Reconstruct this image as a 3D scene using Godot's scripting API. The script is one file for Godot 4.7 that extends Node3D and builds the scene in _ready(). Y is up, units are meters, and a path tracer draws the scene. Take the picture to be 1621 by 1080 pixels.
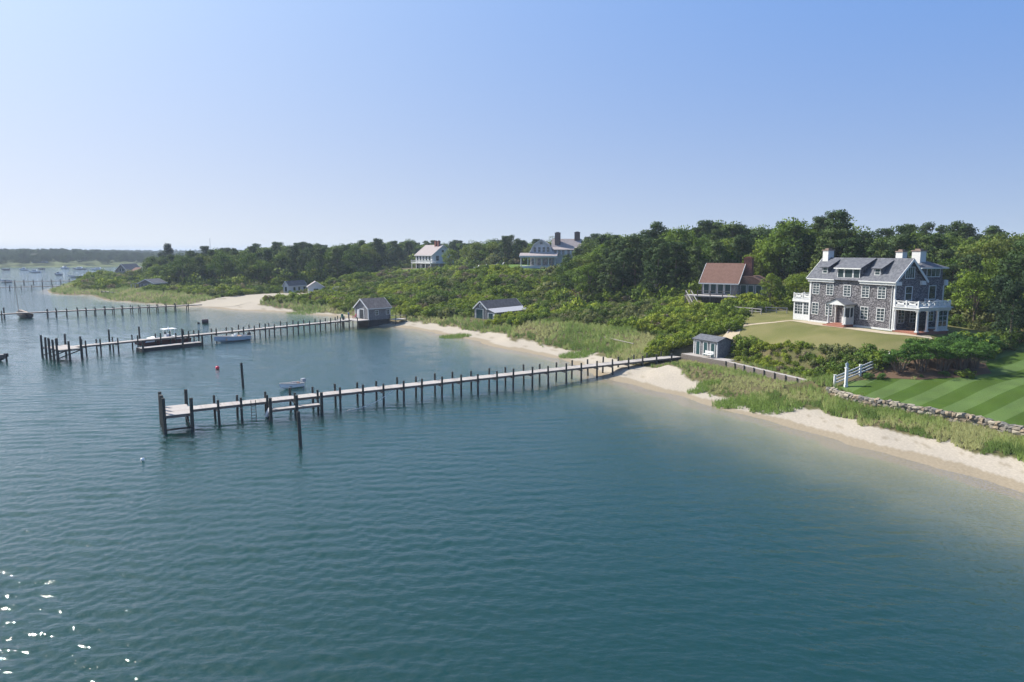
extends Node3D
# Harbour inlet seen from the air: piers, bluff with scrub, shingled houses, woods. y up, metres.

const SUN_AZ := 61.0
const SUN_EL := 44.0
var rng := RandomNumberGenerator.new()
var nz := FastNoiseLite.new()
var nz2 := FastNoiseLite.new()
var taken := {}
var sun_dir: Vector3

# ---------------------------------------------------------------- helpers
func lin(r: float, g: float, b: float) -> Color:
	return Color(r, g, b).linear_to_srgb()

func numbered(n: String) -> String:
	if not taken.has(n):
		taken[n] = 0
		return n
	taken[n] += 1
	return "%s_%03d" % [n, taken[n]]

func tag(o: Node, label := "", category := "", group := "", kind := "") -> void:
	if label: o.set_meta("label", label)
	if category: o.set_meta("category", category)
	if group: o.set_meta("group", group)
	if kind: o.set_meta("kind", kind)

func thing(called: String, label: String, category: String, at := Vector3.ZERO, turn := 0.0, group := "") -> Node3D:
	var o := Node3D.new()
	o.name = numbered(called)
	add_child(o)
	o.position = at
	o.rotation.y = turn
	tag(o, label, category, group)
	return o

func put(called: String, m: Mesh, mat: Material, parent: Node = null, kind := "") -> MeshInstance3D:
	var o := MeshInstance3D.new()
	o.mesh = m
	if mat: o.material_override = mat
	if parent == null:
		o.name = numbered(called)
		add_child(o)
	else:
		o.name = called
		parent.add_child(o, true)
	if kind: o.set_meta("kind", kind)
	return o

func smat(c: Color, rough := 0.9, spec := 0.3) -> StandardMaterial3D:
	var m := StandardMaterial3D.new()
	m.albedo_color = c
	m.roughness = rough
	m.metallic_specular = spec
	return m

# a mesh under construction
class Mb:
	var v := PackedVector3Array()
	var n := PackedVector3Array()
	var c := PackedColorArray()
	var i := PackedInt32Array()
	var col := Color.WHITE
	func quad(a: Vector3, b: Vector3, cc: Vector3, d: Vector3) -> Mb:   # counter-clockwise seen from outside
		var nn := (b - a).cross(d - a)
		if nn.length_squared() < 1e-12: nn = (cc - b).cross(d - b)
		nn = nn.normalized()
		var k := v.size()
		v.append_array([a, b, cc, d])
		n.append_array([nn, nn, nn, nn])
		c.append_array([col, col, col, col])
		i.append_array([k, k + 2, k + 1, k, k + 3, k + 2])
		return self
	func tri(a: Vector3, b: Vector3, cc: Vector3) -> Mb:
		var nn := (b - a).cross(cc - a).normalized()
		var k := v.size()
		v.append_array([a, b, cc])
		n.append_array([nn, nn, nn])
		c.append_array([col, col, col])
		i.append_array([k, k + 2, k + 1])
		return self
	func hexa(p: Array) -> Mb:   # bottom 0-3 counter-clockwise seen from above, top 4-7
		quad(p[3], p[2], p[1], p[0])
		quad(p[4], p[5], p[6], p[7])
		for k in 4:
			var j := (k + 1) % 4
			quad(p[k], p[j], p[j + 4], p[k + 4])
		return self
	func box(lo: Vector3, hi: Vector3, t := Transform3D()) -> Mb:
		var p := []
		for y in [lo.y, hi.y]:
			for q in [[lo.x, hi.z], [hi.x, hi.z], [hi.x, lo.z], [lo.x, lo.z]]:
				p.append(t * Vector3(q[0], y, q[1]))
		return hexa(p)
	func bar(a: Vector3, b: Vector3, w: float, h: float) -> Mb:   # a beam from a to b
		var d := (b - a).normalized()
		var up := Vector3.UP if absf(d.y) < 0.98 else Vector3.RIGHT
		var s := d.cross(up).normalized() * w * 0.5
		var u := s.cross(d).normalized() * h * 0.5
		return hexa([a - s - u, a + s - u, b + s - u, b - s - u, a - s + u, a + s + u, b + s + u, b - s + u])
	func tube(a: Vector3, b: Vector3, ra: float, rb: float, sides := 8, cap := true) -> Mb:
		var d := (b - a).normalized()
		var up := Vector3.UP if absf(d.y) < 0.9 else Vector3.RIGHT
		var s := d.cross(up).normalized()
		var u := s.cross(d).normalized()
		var k := v.size()
		for j in sides + 1:
			var t := TAU * j / sides
			var o := s * cos(t) + u * sin(t)
			v.append_array([a + o * ra, b + o * rb])
			n.append_array([o, o])
			c.append_array([col, col])
		for j in sides:
			var q := k + j * 2
			i.append_array([q, q + 2, q + 1, q + 1, q + 2, q + 3])
		if cap:
			for e in 2:
				var ctr := v.size()
				v.append(b if e else a)
				n.append(d if e else -d)
				c.append(col)
				for j in sides + 1:
					var t := TAU * j / sides
					var o := s * cos(t) + u * sin(t)
					v.append(b + o * rb if e else a + o * ra)
					n.append(d if e else -d)
					c.append(col)
				for j in sides:
					if e: i.append_array([ctr, ctr + 1 + j, ctr + 2 + j])
					else: i.append_array([ctr, ctr + 2 + j, ctr + 1 + j])
		return self
	func prism(poly: Array, a: Vector3, ex: Vector3, ey: Vector3, ez: Vector3) -> Mb:   # polygon in (ex,ey), convex, counter-clockwise seen from +ez, pushed along ez
		var m := poly.size()
		var f := []
		for q in poly: f.append(a + ex * q.x + ey * q.y)
		for k in range(1, m - 1):
			tri(f[0] + ez, f[k] + ez, f[k + 1] + ez)
			tri(f[0], f[k + 1], f[k])
		for k in m:
			var j := (k + 1) % m
			quad(f[k], f[j], f[j] + ez, f[k] + ez)
		return self
	func flipped() -> int:
		var bad := 0
		for t in range(0, i.size(), 3):
			var g := (v[i[t + 1]] - v[i[t]]).cross(v[i[t + 2]] - v[i[t]])
			if g.dot(n[i[t]]) > 0.0: bad += 1
		return bad
	func done() -> ArrayMesh:
		var arr := []
		arr.resize(Mesh.ARRAY_MAX)
		arr[Mesh.ARRAY_VERTEX] = v
		arr[Mesh.ARRAY_NORMAL] = n
		arr[Mesh.ARRAY_COLOR] = c
		arr[Mesh.ARRAY_INDEX] = i
		var m := ArrayMesh.new()
		m.add_surface_from_arrays(Mesh.PRIMITIVE_TRIANGLES, arr)
		return m

# ---------------------------------------------------------------- the lie of the land
const SHORE := [60, 0, 47, -22, 40, -38, 35.5, -48.4, 33.3, -54.5, 29.5, -59.6, 26.3, -67.5, 22.2, -73.1, 20.1, -79, 17.6, -81.9, 14.4, -88.4, 11.8, -92.1, 10.5, -97.6, 9.7, -103.9, 6, -109.6, 2.7, -113.8, -1.3, -119, -3.5, -122.3, -8.2, -132.1, -14.2, -139.3, -21.3, -149.6, -27, -154.7, -31.7, -157.5, -36, -166, -40.8, -174, -48.7, -180.9, -56.5, -186.4, -64.9, -192.3, -71, -194.4, -77.8, -196.5, -84.3, -200.8, -94.4, -209, -99.9, -210, -118, -222.8, -130, -231.2, -140.4, -237.2, -154, -253.6, -166.4, -268.4, -176.6, -268.4, -190.3, -280.8, -203.4, -299, -225.6, -343.6, -249.7, -395.2, -284.7, -476.7, -262, -560, -275, -640, -400, -900, -640, -1450, -700, -1700, 1700, -1700, 1700, 0]
const SPOTS := [40.4, -111.7, 6.5, 42.1, -100.7, 6.6, 42.1, -85.2, 6.6, 45.9, -80.6, 6.4, 54.8, -85.2, 6.6, 34.4, -100, 6.2, 36.9, -90.1, 6, 39.6, -81.5, 5.9, 45.8, -77.8, 5.6, 30.2, -92.1, 2.1, 32.8, -83.3, 2.1, 35.6, -77.4, 2.2, 33.5, -91.8, 3.2, 37.3, -81.3, 4, 42, -75.8, 3.8, 43.6, -72.5, 3, 52.1, -76, 3.4, 36.3, -72.8, 2.3, 40.5, -67.1, 2.1, 43.8, -56.8, 1.9, 55.9, -73.2, 3.2, 57.6, -82, 3.9, 33.7, -73, 1.5, 39.4, -65, 1.3, 43, -55.8, 1.1, 28.9, -78.8, 1.4, 25.6, -94.2, 1.5, 22.4, -99.9, 1.5, 19.4, -109.3, 1.6, 9.5, -113.8, 1.5, 25.3, -108.7, 2.2, 22.7, -128.7, 2.5, 26, -147.6, 4.5, 34.4, -127.7, 5, 38.5, -126, 7.5, 37.1, -131.6, 8.3, 45.8, -128.6, 8.5, 26.6, -151.3, 7, 13.2, -159.2, 5, 12.4, -149, 3, -7.2, -143.9, 2, 4.4, -161.2, 2.3, -1.6, -166.4, 6, -16.6, -161.7, 1.8, -24.8, -156.1, 1.6, -34.1, -174.8, 2.2, -18.6, -181.5, 5, -23.4, -229, 8.2, -45.5, -328.6, 9.2, -30.2, -316.4, 9.2, -2.1, -219, 11.6, 3.4, -239.1, 12.2, 19.7, -239.1, 12.2, -44.5, -228.7, 4, -53.3, -220.9, 2.4, -60.2, -260.3, 7, -54.3, -201.7, 1.8, -71.5, -226.9, 2, -82.8, -217.7, 1.6, -103, -217.7, 1.6, -82.6, -247.7, 2, -67.5, -247.7, 2, -124.6, -263.8, 2, -145.1, -268.1, 2.5, -138.1, -272.8, 2.5, -236, -396.4, 2.5, -177.1, -281.4, 1, 60, -140, 9.5, 90, -120, 9, 100, -160, 11, 50, -180, 11, 0, -200, 9, 0, -260, 12, 100, -260, 12, -40, -380, 11, 100, -450, 12, -100, -350, 8, -150, -350, 5, -150, -450, 5, -200, -420, 3, -100, -600, 9, 200, -200, 11, 120, -80, 6.5, 80, -70, 4, 70, -50, 2.2, -200, -600, 5, 300, -700, 12, -30, -300, 10, -90, -300, 5, 60, -20, 1.5, -300, -900, 5, 50, -92, 6.6, 56, -95, 6.6, 47, -104, 6.6, 46.5, -92, 6.55, 48.5, -87.6, 6.55, 52.5, -84.5, 6.5, 44, -97.5, 6.55, 57, -88, 6.6, 41.5, -93, 6.4, 44.5, -86, 6.45, 53, -99, 6.6, 39, -97, 6.35]
const PADS := [[17.6, -94.6, 2.6, 0.75], [20.2, -96.2, 2.6, 0.9], [22.6, -97.7, 2.4, 1.05]]
const QUAY := [Vector2(24.9, -100.9), Vector2(25.3, -99.8), Vector2(29.75, -92.55), Vector2(34.95, -78.15), Vector2(35.6, -75.0)]
const WALL := [Vector2(34.6, -73.3), Vector2(35.75, -68.8), Vector2(39.1, -64.4), Vector2(42.4, -60.3), Vector2(44.0, -56.4), Vector2(46.0, -51.6), Vector2(50.0, -44.6)]
var shore := PackedVector2Array()
const RX0 := -420.0
const RZ0 := -920.0
const CELL := 3.0
const RNX := 200
const RNZ := 304
var ras_h := PackedFloat32Array()
var ras_d := PackedFloat32Array()

func survey() -> void:
	for k in range(0, SHORE.size(), 2): shore.append(Vector2(SHORE[k], SHORE[k + 1]))
	var spots := PackedVector3Array()
	for k in range(0, SPOTS.size(), 3): spots.append(Vector3(SPOTS[k], SPOTS[k + 1], SPOTS[k + 2]))
	ras_h.resize(RNX * RNZ)
	ras_d.resize(RNX * RNZ)
	var ns := shore.size()
	for jz in RNZ:
		for jx in RNX:
			var p := Vector2(RX0 + jx * CELL, RZ0 + jz * CELL)
			var best := 1e9
			for k in ns:
				var q := Geometry2D.get_closest_point_to_segment(p, shore[k], shore[(k + 1) % ns])
				best = minf(best, p.distance_squared_to(q))
			var d := sqrt(best)
			if not Geometry2D.is_point_in_polygon(p, shore): d = -d
			var h := 0.0
			if d > -6.0:
				var sw := 0.0
				for s in spots:
					var r2 := (s.x - p.x) * (s.x - p.x) + (s.y - p.y) * (s.y - p.y) + 4.0
					var w := 1.0 / (r2 * sqrt(r2))
					sw += w
					h += w * s.z
				h /= sw
			ras_d[jz * RNX + jx] = d
			ras_h[jz * RNX + jx] = h
	# ease the lumps between the surveyed spots
	for pass_ in 2:
		var src := ras_h.duplicate()
		for jz in range(1, RNZ - 1):
			for jx in range(1, RNX - 1):
				var k := jz * RNX + jx
				if ras_d[k] < 3.0: continue
				ras_h[k] = (src[k] * 2.0 + src[k - 1] + src[k + 1] + src[k - RNX] + src[k + RNX]) / 6.0

func ras(a: PackedFloat32Array, x: float, z: float) -> float:
	var fx := clampf((x - RX0) / CELL, 0.0, RNX - 1.001)
	var fz := clampf((z - RZ0) / CELL, 0.0, RNZ - 1.001)
	var ix := int(fx)
	var iz := int(fz)
	fx -= ix
	fz -= iz
	var k := iz * RNX + ix
	return lerpf(lerpf(a[k], a[k + 1], fx), lerpf(a[k + RNX], a[k + RNX + 1], fx), fz)

func inland(x: float, z: float) -> float:   # metres from the water's edge, negative in the water
	return ras(ras_d, x, z) + nz2.get_noise_2d(x * 6.0, z * 6.0) * 1.1

func quay(x: float, z: float) -> float:   # metres inland of the bulkhead, -99 where it does not reach
	if x < 18.0 or x > 42.0 or z > -75.0 or z < -101.5: return -99.0
	var best := 1e9
	var side := 0.0
	for k in QUAY.size() - 1:
		var q := Geometry2D.get_closest_point_to_segment(Vector2(x, z), QUAY[k], QUAY[k + 1])
		var dd := q.distance_squared_to(Vector2(x, z))
		if dd < best:
			best = dd
			side = (QUAY[k + 1] - QUAY[k]).cross(Vector2(x, z) - QUAY[k])
	return -sqrt(best) if side > 0.0 else sqrt(best)

func ground(x: float, z: float) -> float:
	var d := inland(x, z)
	if d < 0.0:
		var shelf := 0.065 * -d
		if d < -8.0: shelf = 0.065 * 8.0 + 0.2 * (-d - 8.0)
		return maxf(-shelf, -7.0) + nz.get_noise_2d(x * 3.0, z * 3.0) * 0.04 * minf(1.0, -d * 0.2)
	var h := ras(ras_h, x, z)
	if x > 30.0 and x < 52.0 and z < -42.0 and z > -76.0:
		# the bank falls away outside the stone wall
		var best := 1e9
		var side := 0.0
		for k in WALL.size() - 1:
			var q := Geometry2D.get_closest_point_to_segment(Vector2(x, z), WALL[k], WALL[k + 1])
			var dd := q.distance_squared_to(Vector2(x, z))
			if dd < best:
				best = dd
				side = (WALL[k + 1] - WALL[k]).cross(Vector2(x, z) - WALL[k])
		if side > 0.0: h -= 0.65 * smoothstep(0.0, 0.5, sqrt(best)) * smoothstep(9.0, 3.0, sqrt(best))
	var up := smoothstep(2.0, 13.0, d)
	h = lerpf(minf(0.1 * d, h), h, up)
	if x > 14.0 and x < 40.0 and z < -73.0 and z > -107.0:
		# levelled ground behind the bulkhead, lower sand and grass before it
		for p in PADS:
			var q := Vector2(x - p[0], z - p[1]).length()
			if q < p[2] * 1.7: h = lerpf(h, p[3], smoothstep(p[2] * 1.7, p[2] * 0.6, q))
		var sd := quay(x, z)
		if sd > -90.0:
			var shaped := lerpf(h, minf(h, 1.3), smoothstep(-8.0, -3.0, sd)) if sd < 0.0 else lerpf(h, 1.95, smoothstep(5.0, 2.2, sd))
			h = lerpf(h, shaped, smoothstep(-76.0, -79.0, z))
		return h
	return h + nz.get_noise_2d(x * 2.0, z * 2.0) * 0.12 * smoothstep(3.0, 12.0, d)

# ---------------------------------------------------------------- camera, sky, sun
func setup() -> void:
	var cam := Camera3D.new()
	cam.name = "camera"
	add_child(cam)
	cam.position = Vector3(0, 17, 0)
	cam.rotation_degrees = Vector3(-7.49, 0, 0)
	cam.fov = 53.13
	cam.near = 0.5
	cam.far = 9000.0
	cam.current = true

	var az := deg_to_rad(SUN_AZ)
	var el := deg_to_rad(SUN_EL)
	sun_dir = Vector3(-sin(az) * cos(el), sin(el), -cos(az) * cos(el))
	var sun := DirectionalLight3D.new()
	sun.name = "sun"
	add_child(sun)
	sun.look_at_from_position(Vector3.ZERO, -sun_dir, Vector3.UP)
	sun.light_energy = 1.6
	sun.light_color = lin(1.0, 0.95, 0.87)
	sun.light_angular_distance = 0.53
	sun.shadow_enabled = true

	var env := Environment.new()
	env.background_mode = Environment.BG_SKY
	var sky := Sky.new()
	var pan := PanoramaSkyMaterial.new()
	var w := 512
	var hh := 256
	var im := Image.create(w, hh, false, Image.FORMAT_RGBF)
	for y in hh:
		var e := PI * 0.5 - PI * (y + 0.5) / hh
		for x in w:
			var a := TAU * (x + 0.5) / w
			var dir := Vector3(sin(a) * cos(e), sin(e), -cos(a) * cos(e))
			var t := exp(-maxf(e, 0.0) / 0.2)
			var g := acos(clampf(dir.dot(sun_dir), -1.0, 1.0))
			var near := exp(-g / 0.5)
			var c := Vector3(0.006, 0.111, 0.373) + Vector3(0.214, 0.174, 0.0) * t + (Vector3(0.82, 0.86, 0.71) + Vector3(0.52, 0.24, 0.05) * t) * near
			im.set_pixel(x, y, Color(c.x, c.y, c.z))
	pan.panorama = ImageTexture.create_from_image(im)
	sky.sky_material = pan
	env.sky = sky
	env.tonemap_mode = Environment.TONE_MAPPER_LINEAR
	env.tonemap_exposure = 1.9
	env.sdfgi_enabled = true
	env.ssao_enabled = true
	env.ssil_enabled = true
	env.fog_enabled = true
	env.fog_density = 0.00021
	env.fog_light_color = lin(0.72, 0.82, 0.95)
	env.volumetric_fog_enabled = true
	env.volumetric_fog_density = 0.0
	var we := WorldEnvironment.new()
	we.name = "environment"
	we.environment = env
	add_child(we)

func noise_tex(size: int, freq: float, kind := FastNoiseLite.TYPE_SIMPLEX_SMOOTH, oct := 4, seed_ := 1, normal := false, bump := 8.0, ramp: Gradient = null) -> NoiseTexture2D:
	var t := NoiseTexture2D.new()
	t.width = size
	t.height = size
	t.seamless = true
	var f := FastNoiseLite.new()
	f.noise_type = kind
	f.seed = seed_
	f.frequency = freq
	f.fractal_octaves = oct
	t.noise = f
	t.as_normal_map = normal
	t.bump_strength = bump
	if ramp: t.color_ramp = ramp
	return t

func ramp(cols: Array) -> Gradient:
	var g := Gradient.new()
	var o := PackedFloat32Array()
	var c := PackedColorArray()
	for k in cols.size():
		o.append(float(k) / (cols.size() - 1))
		c.append(cols[k])
	g.offsets = o
	g.colors = c
	return g

# ---------------------------------------------------------------- ground and water
var sand_mat: StandardMaterial3D
var soil_mat: StandardMaterial3D

func grain_mat(scale: float, lo: float, hi: float, seed_: int, relief := 3.0) -> StandardMaterial3D:
	var m := smat(Color.WHITE, 0.95, 0.2)
	m.vertex_color_use_as_albedo = true
	m.albedo_texture = noise_tex(512, 0.02, FastNoiseLite.TYPE_SIMPLEX_SMOOTH, 6, seed_, false, 8.0, ramp([Color(lo, lo, lo), Color(hi, hi, hi)]))
	m.uv1_triplanar = true
	m.uv1_world_triplanar = true
	m.uv1_scale = Vector3.ONE * scale
	m.normal_enabled = true
	m.normal_texture = noise_tex(512, 0.03, FastNoiseLite.TYPE_SIMPLEX_SMOOTH, 5, seed_ + 9, true, relief)
	m.normal_scale = 0.6
	return m

func sand_reach(x: float, z: float) -> float:   # how far the bare sand goes inland
	var r := 5.0
	var p := Vector2(x, z)
	r += 4.0 * smoothstep(9.0, 0.0, p.distance_to(Vector2(18, -90)))
	r += 11.0 * smoothstep(24.0, 6.0, p.distance_to(Vector2(-80, -222)))
	r -= 1.6 * smoothstep(9.0, 3.0, p.distance_to(Vector2(25, -76)))
	r = lerpf(r, 0.9, smoothstep(-98.0, -108.0, x))
	if x < -108.0: r -= 0.7
	r = lerpf(r, 2.2, smoothstep(-26.0, -32.0, x) * smoothstep(-70.0, -60.0, x))
	return r + nz.get_noise_2d(x * 8.0, z * 8.0) * 1.6

func land() -> void:
	sand_mat = grain_mat(0.35, 0.86, 1.0, 3, 1.2)
	soil_mat = grain_mat(0.25, 0.7, 1.0, 5)
	var rows := []
	var z := -20.0
	while z > -1700.0:
		rows.append(z)
		z *= 1.0085
	var na := 430
	var nr := rows.size()
	var vs := PackedVector3Array()
	var cs := PackedColorArray()
	var sandy := PackedByteArray()
	for r in nr:
		var zz: float = rows[r]
		for k in na + 1:
			var x: float = (-1.0 + 2.15 * k / na) * -zz
			var d := inland(x, zz)
			var y := ground(x, zz)
			vs.append(Vector3(x, y, zz))
			var col: Color
			var q := nz.get_noise_2d(x * 5.0, zz * 5.0)
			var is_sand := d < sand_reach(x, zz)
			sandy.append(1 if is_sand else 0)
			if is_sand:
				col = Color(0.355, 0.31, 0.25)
				if y < -0.12: col = Color(0.235, 0.22, 0.135)      # algae film on the bed; the water's olive tint is put into its colour
				elif y < 0.16 + q * 0.05: col = Color(0.27, 0.22, 0.155)      # wet sand up to the last wave
				if y > 0.3 and nz2.get_noise_2d(x * 60.0, zz * 60.0) > 0.45: col = Color(0.34, 0.3, 0.235)
				if absf(y - 0.42 + q * 0.12) < 0.03 and nz2.get_noise_2d(x * 60.0 + 7.0, zz * 60.0) > 0.05: col = Color(0.27, 0.23, 0.17)   # wrack
			else:
				col = Color(0.10, 0.105, 0.04).lerp(Color(0.16, 0.125, 0.07), clampf(0.5 + q, 0.0, 1.0))
			cs.append(col)
	for part in 2:
		var m := Mb.new()
		m.v = vs
		m.c = cs
		var idx := PackedInt32Array()
		for r in nr - 1:
			for k in na:
				var a := r * (na + 1) + k
				var b := a + na + 1
				if (sandy[a] + sandy[a + 1] + sandy[b] >= 2) == (part == 0): idx.append_array([a, b, a + 1])
				if (sandy[b] + sandy[a + 1] + sandy[b + 1] >= 2) == (part == 0): idx.append_array([a + 1, b, b + 1])
		var st := SurfaceTool.new()
		var arr := []
		arr.resize(Mesh.ARRAY_MAX)
		arr[Mesh.ARRAY_VERTEX] = vs
		arr[Mesh.ARRAY_COLOR] = cs
		arr[Mesh.ARRAY_INDEX] = idx
		var am := ArrayMesh.new()
		am.add_surface_from_arrays(Mesh.PRIMITIVE_TRIANGLES, arr)
		st.create_from(am, 0)
		st.generate_normals()
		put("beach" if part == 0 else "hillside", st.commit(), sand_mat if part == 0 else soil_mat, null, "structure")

func sea() -> void:
	var wave := []
	rng.seed = 77
	for k in 20:
		var wl: float = [7.0, 4.6, 3.1, 2.5, 2.1, 1.8, 1.6, 1.45, 1.3, 1.2, 1.1, 1.02, 0.94, 0.87, 0.8, 0.74, 0.68, 0.63, 0.58, 0.54][k]
		var ang := 0.2 + rng.randfn(0.0, 0.7)
		var kk := TAU / wl
		var slope: float = 0.012 if k < 2 else 0.024 if k < 5 else 0.058
		wave.append([sin(ang) * kk, cos(ang) * kk, slope / kk, rng.randf() * TAU, wl])
	var rows := []
	var z := -10.0
	while z > -260.0:
		rows.append(z)
		z *= 1.0047
	while z > -6500.0:
		rows.append(z)
		z *= 1.05
	var na := 760
	var m := Mb.new()
	for r in rows.size():
		var zz: float = rows[r]
		var gap := -zz * 0.0047
		var amp := []
		for w in wave: amp.append(w[2] * smoothstep(1.9, 4.2, w[4] / gap))
		for k in na + 1:
			var x: float = (-1.25 + 2.5 * k / na) * -zz
			var y := 0.0
			var sx := 0.0
			var sz := 0.0
			if zz > -260.0:
				var d := ras(ras_d, x, zz)
				var calm := smoothstep(0.5, -14.0, d) * lerpf(0.42, 1.0, smoothstep(-22.0, -62.0, d)) * (0.82 + 0.75 * nz.get_noise_2d(x * 0.8, zz * 1.3)) * 1.1
				if calm > 0.0:
					for q in 20:
						var a: float = amp[q]
						if a <= 0.0: continue
						var w: Array = wave[q]
						var ph: float = w[0] * x + w[1] * zz + w[3]
						y += a * sin(ph)
						var c := a * cos(ph)
						sx += c * w[0]
						sz += c * w[1]
					y *= calm
					sx *= calm
					sz *= calm
			m.v.append(Vector3(x, y, zz))
			m.n.append(Vector3(-sx, 1.0, -sz).normalized())
			m.c.append(Color.WHITE)
	for r in rows.size() - 1:
		for k in na:
			var a := r * (na + 1) + k
			var b := a + na + 1
			m.i.append_array([a, b, a + 1, a + 1, b, b + 1])
	var w := StandardMaterial3D.new()
	w.transparency = BaseMaterial3D.TRANSPARENCY_ALPHA
	w.albedo_color = Color(lin(0.02, 0.09, 0.11), 0.06)
	w.roughness = 0.04
	w.metallic_specular = 0.5
	w.normal_enabled = true
	w.normal_texture = noise_tex(1024, 0.028, FastNoiseLite.TYPE_SIMPLEX_SMOOTH, 5, 21, true, 8.0)
	w.normal_scale = 0.36
	w.uv1_triplanar = true
	w.uv1_world_triplanar = true
	w.uv1_scale = Vector3(0.045, 0.1, 0.115)
	put("sea", m.done(), w, null, "structure")
	# the turbid water itself, from the surface down to the bed
	var f := FogVolume.new()
	f.name = "sea_water"
	f.size = Vector3(5200, 9.0, 5600)
	f.position = Vector3(0, -4.62, -2700)
	var fm := FogMaterial.new()
	fm.density = 0.42
	fm.albedo = lin(0.01, 0.115, 0.085)
	f.material = fm
	f.set_meta("kind", "structure")
	add_child(f)
	# the bed beyond the surveyed shallows
	var bed := Mb.new()
	bed.box(Vector3(-6000, -9.0, -6800), Vector3(6000, -8.0, 100))
	put("seabed", bed.done(), smat(lin(0.10, 0.10, 0.07)), null, "structure")


# ---------------------------------------------------------------- plants
var leaf_tex_mats := {}
const FOREST := [-150, -285, -125, -272, -100, -262, -75, -264, -64, -275, -60, -300, -54, -348, -20, -338, -16, -275, 6, -264, 24, -256, 22, -220, 15, -198, 9, -176, 12, -159, 24, -151, 31, -143, 36, -140, 50, -138, 51, -124, 58, -116, 64, -107, 70, -97, 68, -88, 120, -84, 270, -280, 330, -430, 250, -520, -20, -560, -200, -560, -245, -460, -208, -392, -178, -335]
const DRY_LAWN := [32.1, -97.6, 36.2, -108, 41.1, -117.5, 49, -119.5, 62, -104, 66, -92, 57, -82, 51.4, -80.5, 46.5, -77.1, 43.2, -78.4, 39.6, -81.5, 36.4, -88.7, 34.0, -94]
const GREEN_LAWN := [35.6, -72.9, 36.6, -74.0, 41.2, -73.4, 43.7, -71.9, 48.3, -71.6, 52.5, -73.5, 54.5, -77.5, 58, -81, 61, -83.2, 66, -86.8, 76, -80, 62, -40, 50.5, -44.5, 46.5, -51.5, 44.6, -56.2, 43.0, -60.0, 39.7, -64.1, 36.3, -68.7]
const UPPER_LAWN := [-24, -262, -8, -270, 4, -262, 22, -256, 23, -226, 8, -214, -6, -222, -16, -240]
const HILL_LAWN := [-58, -304, -50, -292, -40, -286, -28, -284, -20, -296, -22, -306, -30, -300, -42, -306]
const COTTAGE_SAND := [-100, -212, -84, -205, -74, -212, -66, -224, -70, -243, -84, -243, -96, -226]
var forest: PackedVector2Array
var dry_lawn: PackedVector2Array
var green_lawn: PackedVector2Array
var upper_lawn: PackedVector2Array
var hill_lawn: PackedVector2Array
var cottage_sand: PackedVector2Array
var clear_spots: Array = []     # [x, z, radius]: where buildings stand
var crowns := {}
var trunks := {}

func poly(a: Array) -> PackedVector2Array:
	var o := PackedVector2Array()
	for k in range(0, a.size(), 2): o.append(Vector2(a[k], a[k + 1]))
	return o

func leaf_mat(key: String, tint: Color, back := 0.62) -> StandardMaterial3D:
	if leaf_tex_mats.has(key): return leaf_tex_mats[key]
	var m := smat(tint, 0.7, 0.2)
	m.vertex_color_use_as_albedo = true
	m.backlight_enabled = true
	m.backlight = lin(back * 0.95, back, back * 0.45)
	m.cull_mode = BaseMaterial3D.CULL_DISABLED
	leaf_tex_mats[key] = m
	return m

func rand_dir() -> Vector3:
	var y := rng.randf_range(-1.0, 1.0)
	var a := rng.randf() * TAU
	var r := sqrt(1.0 - y * y)
	return Vector3(cos(a) * r, y, sin(a) * r)

# clumps: [centre, radius, flatness, leaves]
func leafy(clumps: Array, lmin: float, lmax: float, slim: float, out_share := 0.6) -> ArrayMesh:
	var m := Mb.new()
	for cl in clumps:
		var tone := rng.randf_range(0.82, 1.18)
		var warm := rng.randf_range(-0.06, 0.1)
		for k in int(cl[3]):
			var d := rand_dir()
			var rr: float = cl[1] * (0.5 + 0.55 * sqrt(rng.randf()))
			var p: Vector3 = cl[0] + Vector3(d.x, d.y * cl[2], d.z) * rr
			var f := (d * 0.8 + rand_dir()).normalized()
			var t := f.cross(rand_dir()).normalized()
			var s := f.cross(t)
			var l := rng.randf_range(lmin, lmax)
			var w := l * slim
			var nn := (d * out_share + f * (1.0 - out_share) + Vector3(0, 0.12, 0)).normalized()
			var g := tone * rng.randf_range(0.72, 1.28)
			var c := Color(g * (1.0 + warm), g, g * (1.0 - warm))
			var q := m.v.size()
			m.v.append_array([p - t * l * 0.5, p + s * w * 0.5 + t * l * 0.1, p + t * l * 0.5, p - s * w * 0.5 + t * l * 0.1])
			m.n.append_array([nn, nn, nn, nn])
			m.c.append_array([c, c, c, c])
			if f.dot(nn) * (s.cross(t)).dot(f) > 0.0: m.i.append_array([q, q + 2, q + 1, q, q + 3, q + 2])
			else: m.i.append_array([q, q + 1, q + 2, q, q + 2, q + 3])
	if m.flipped() > 0: print("flipped ", m.flipped(), " of ", m.i.size() / 3)
	return m.done()

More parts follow.
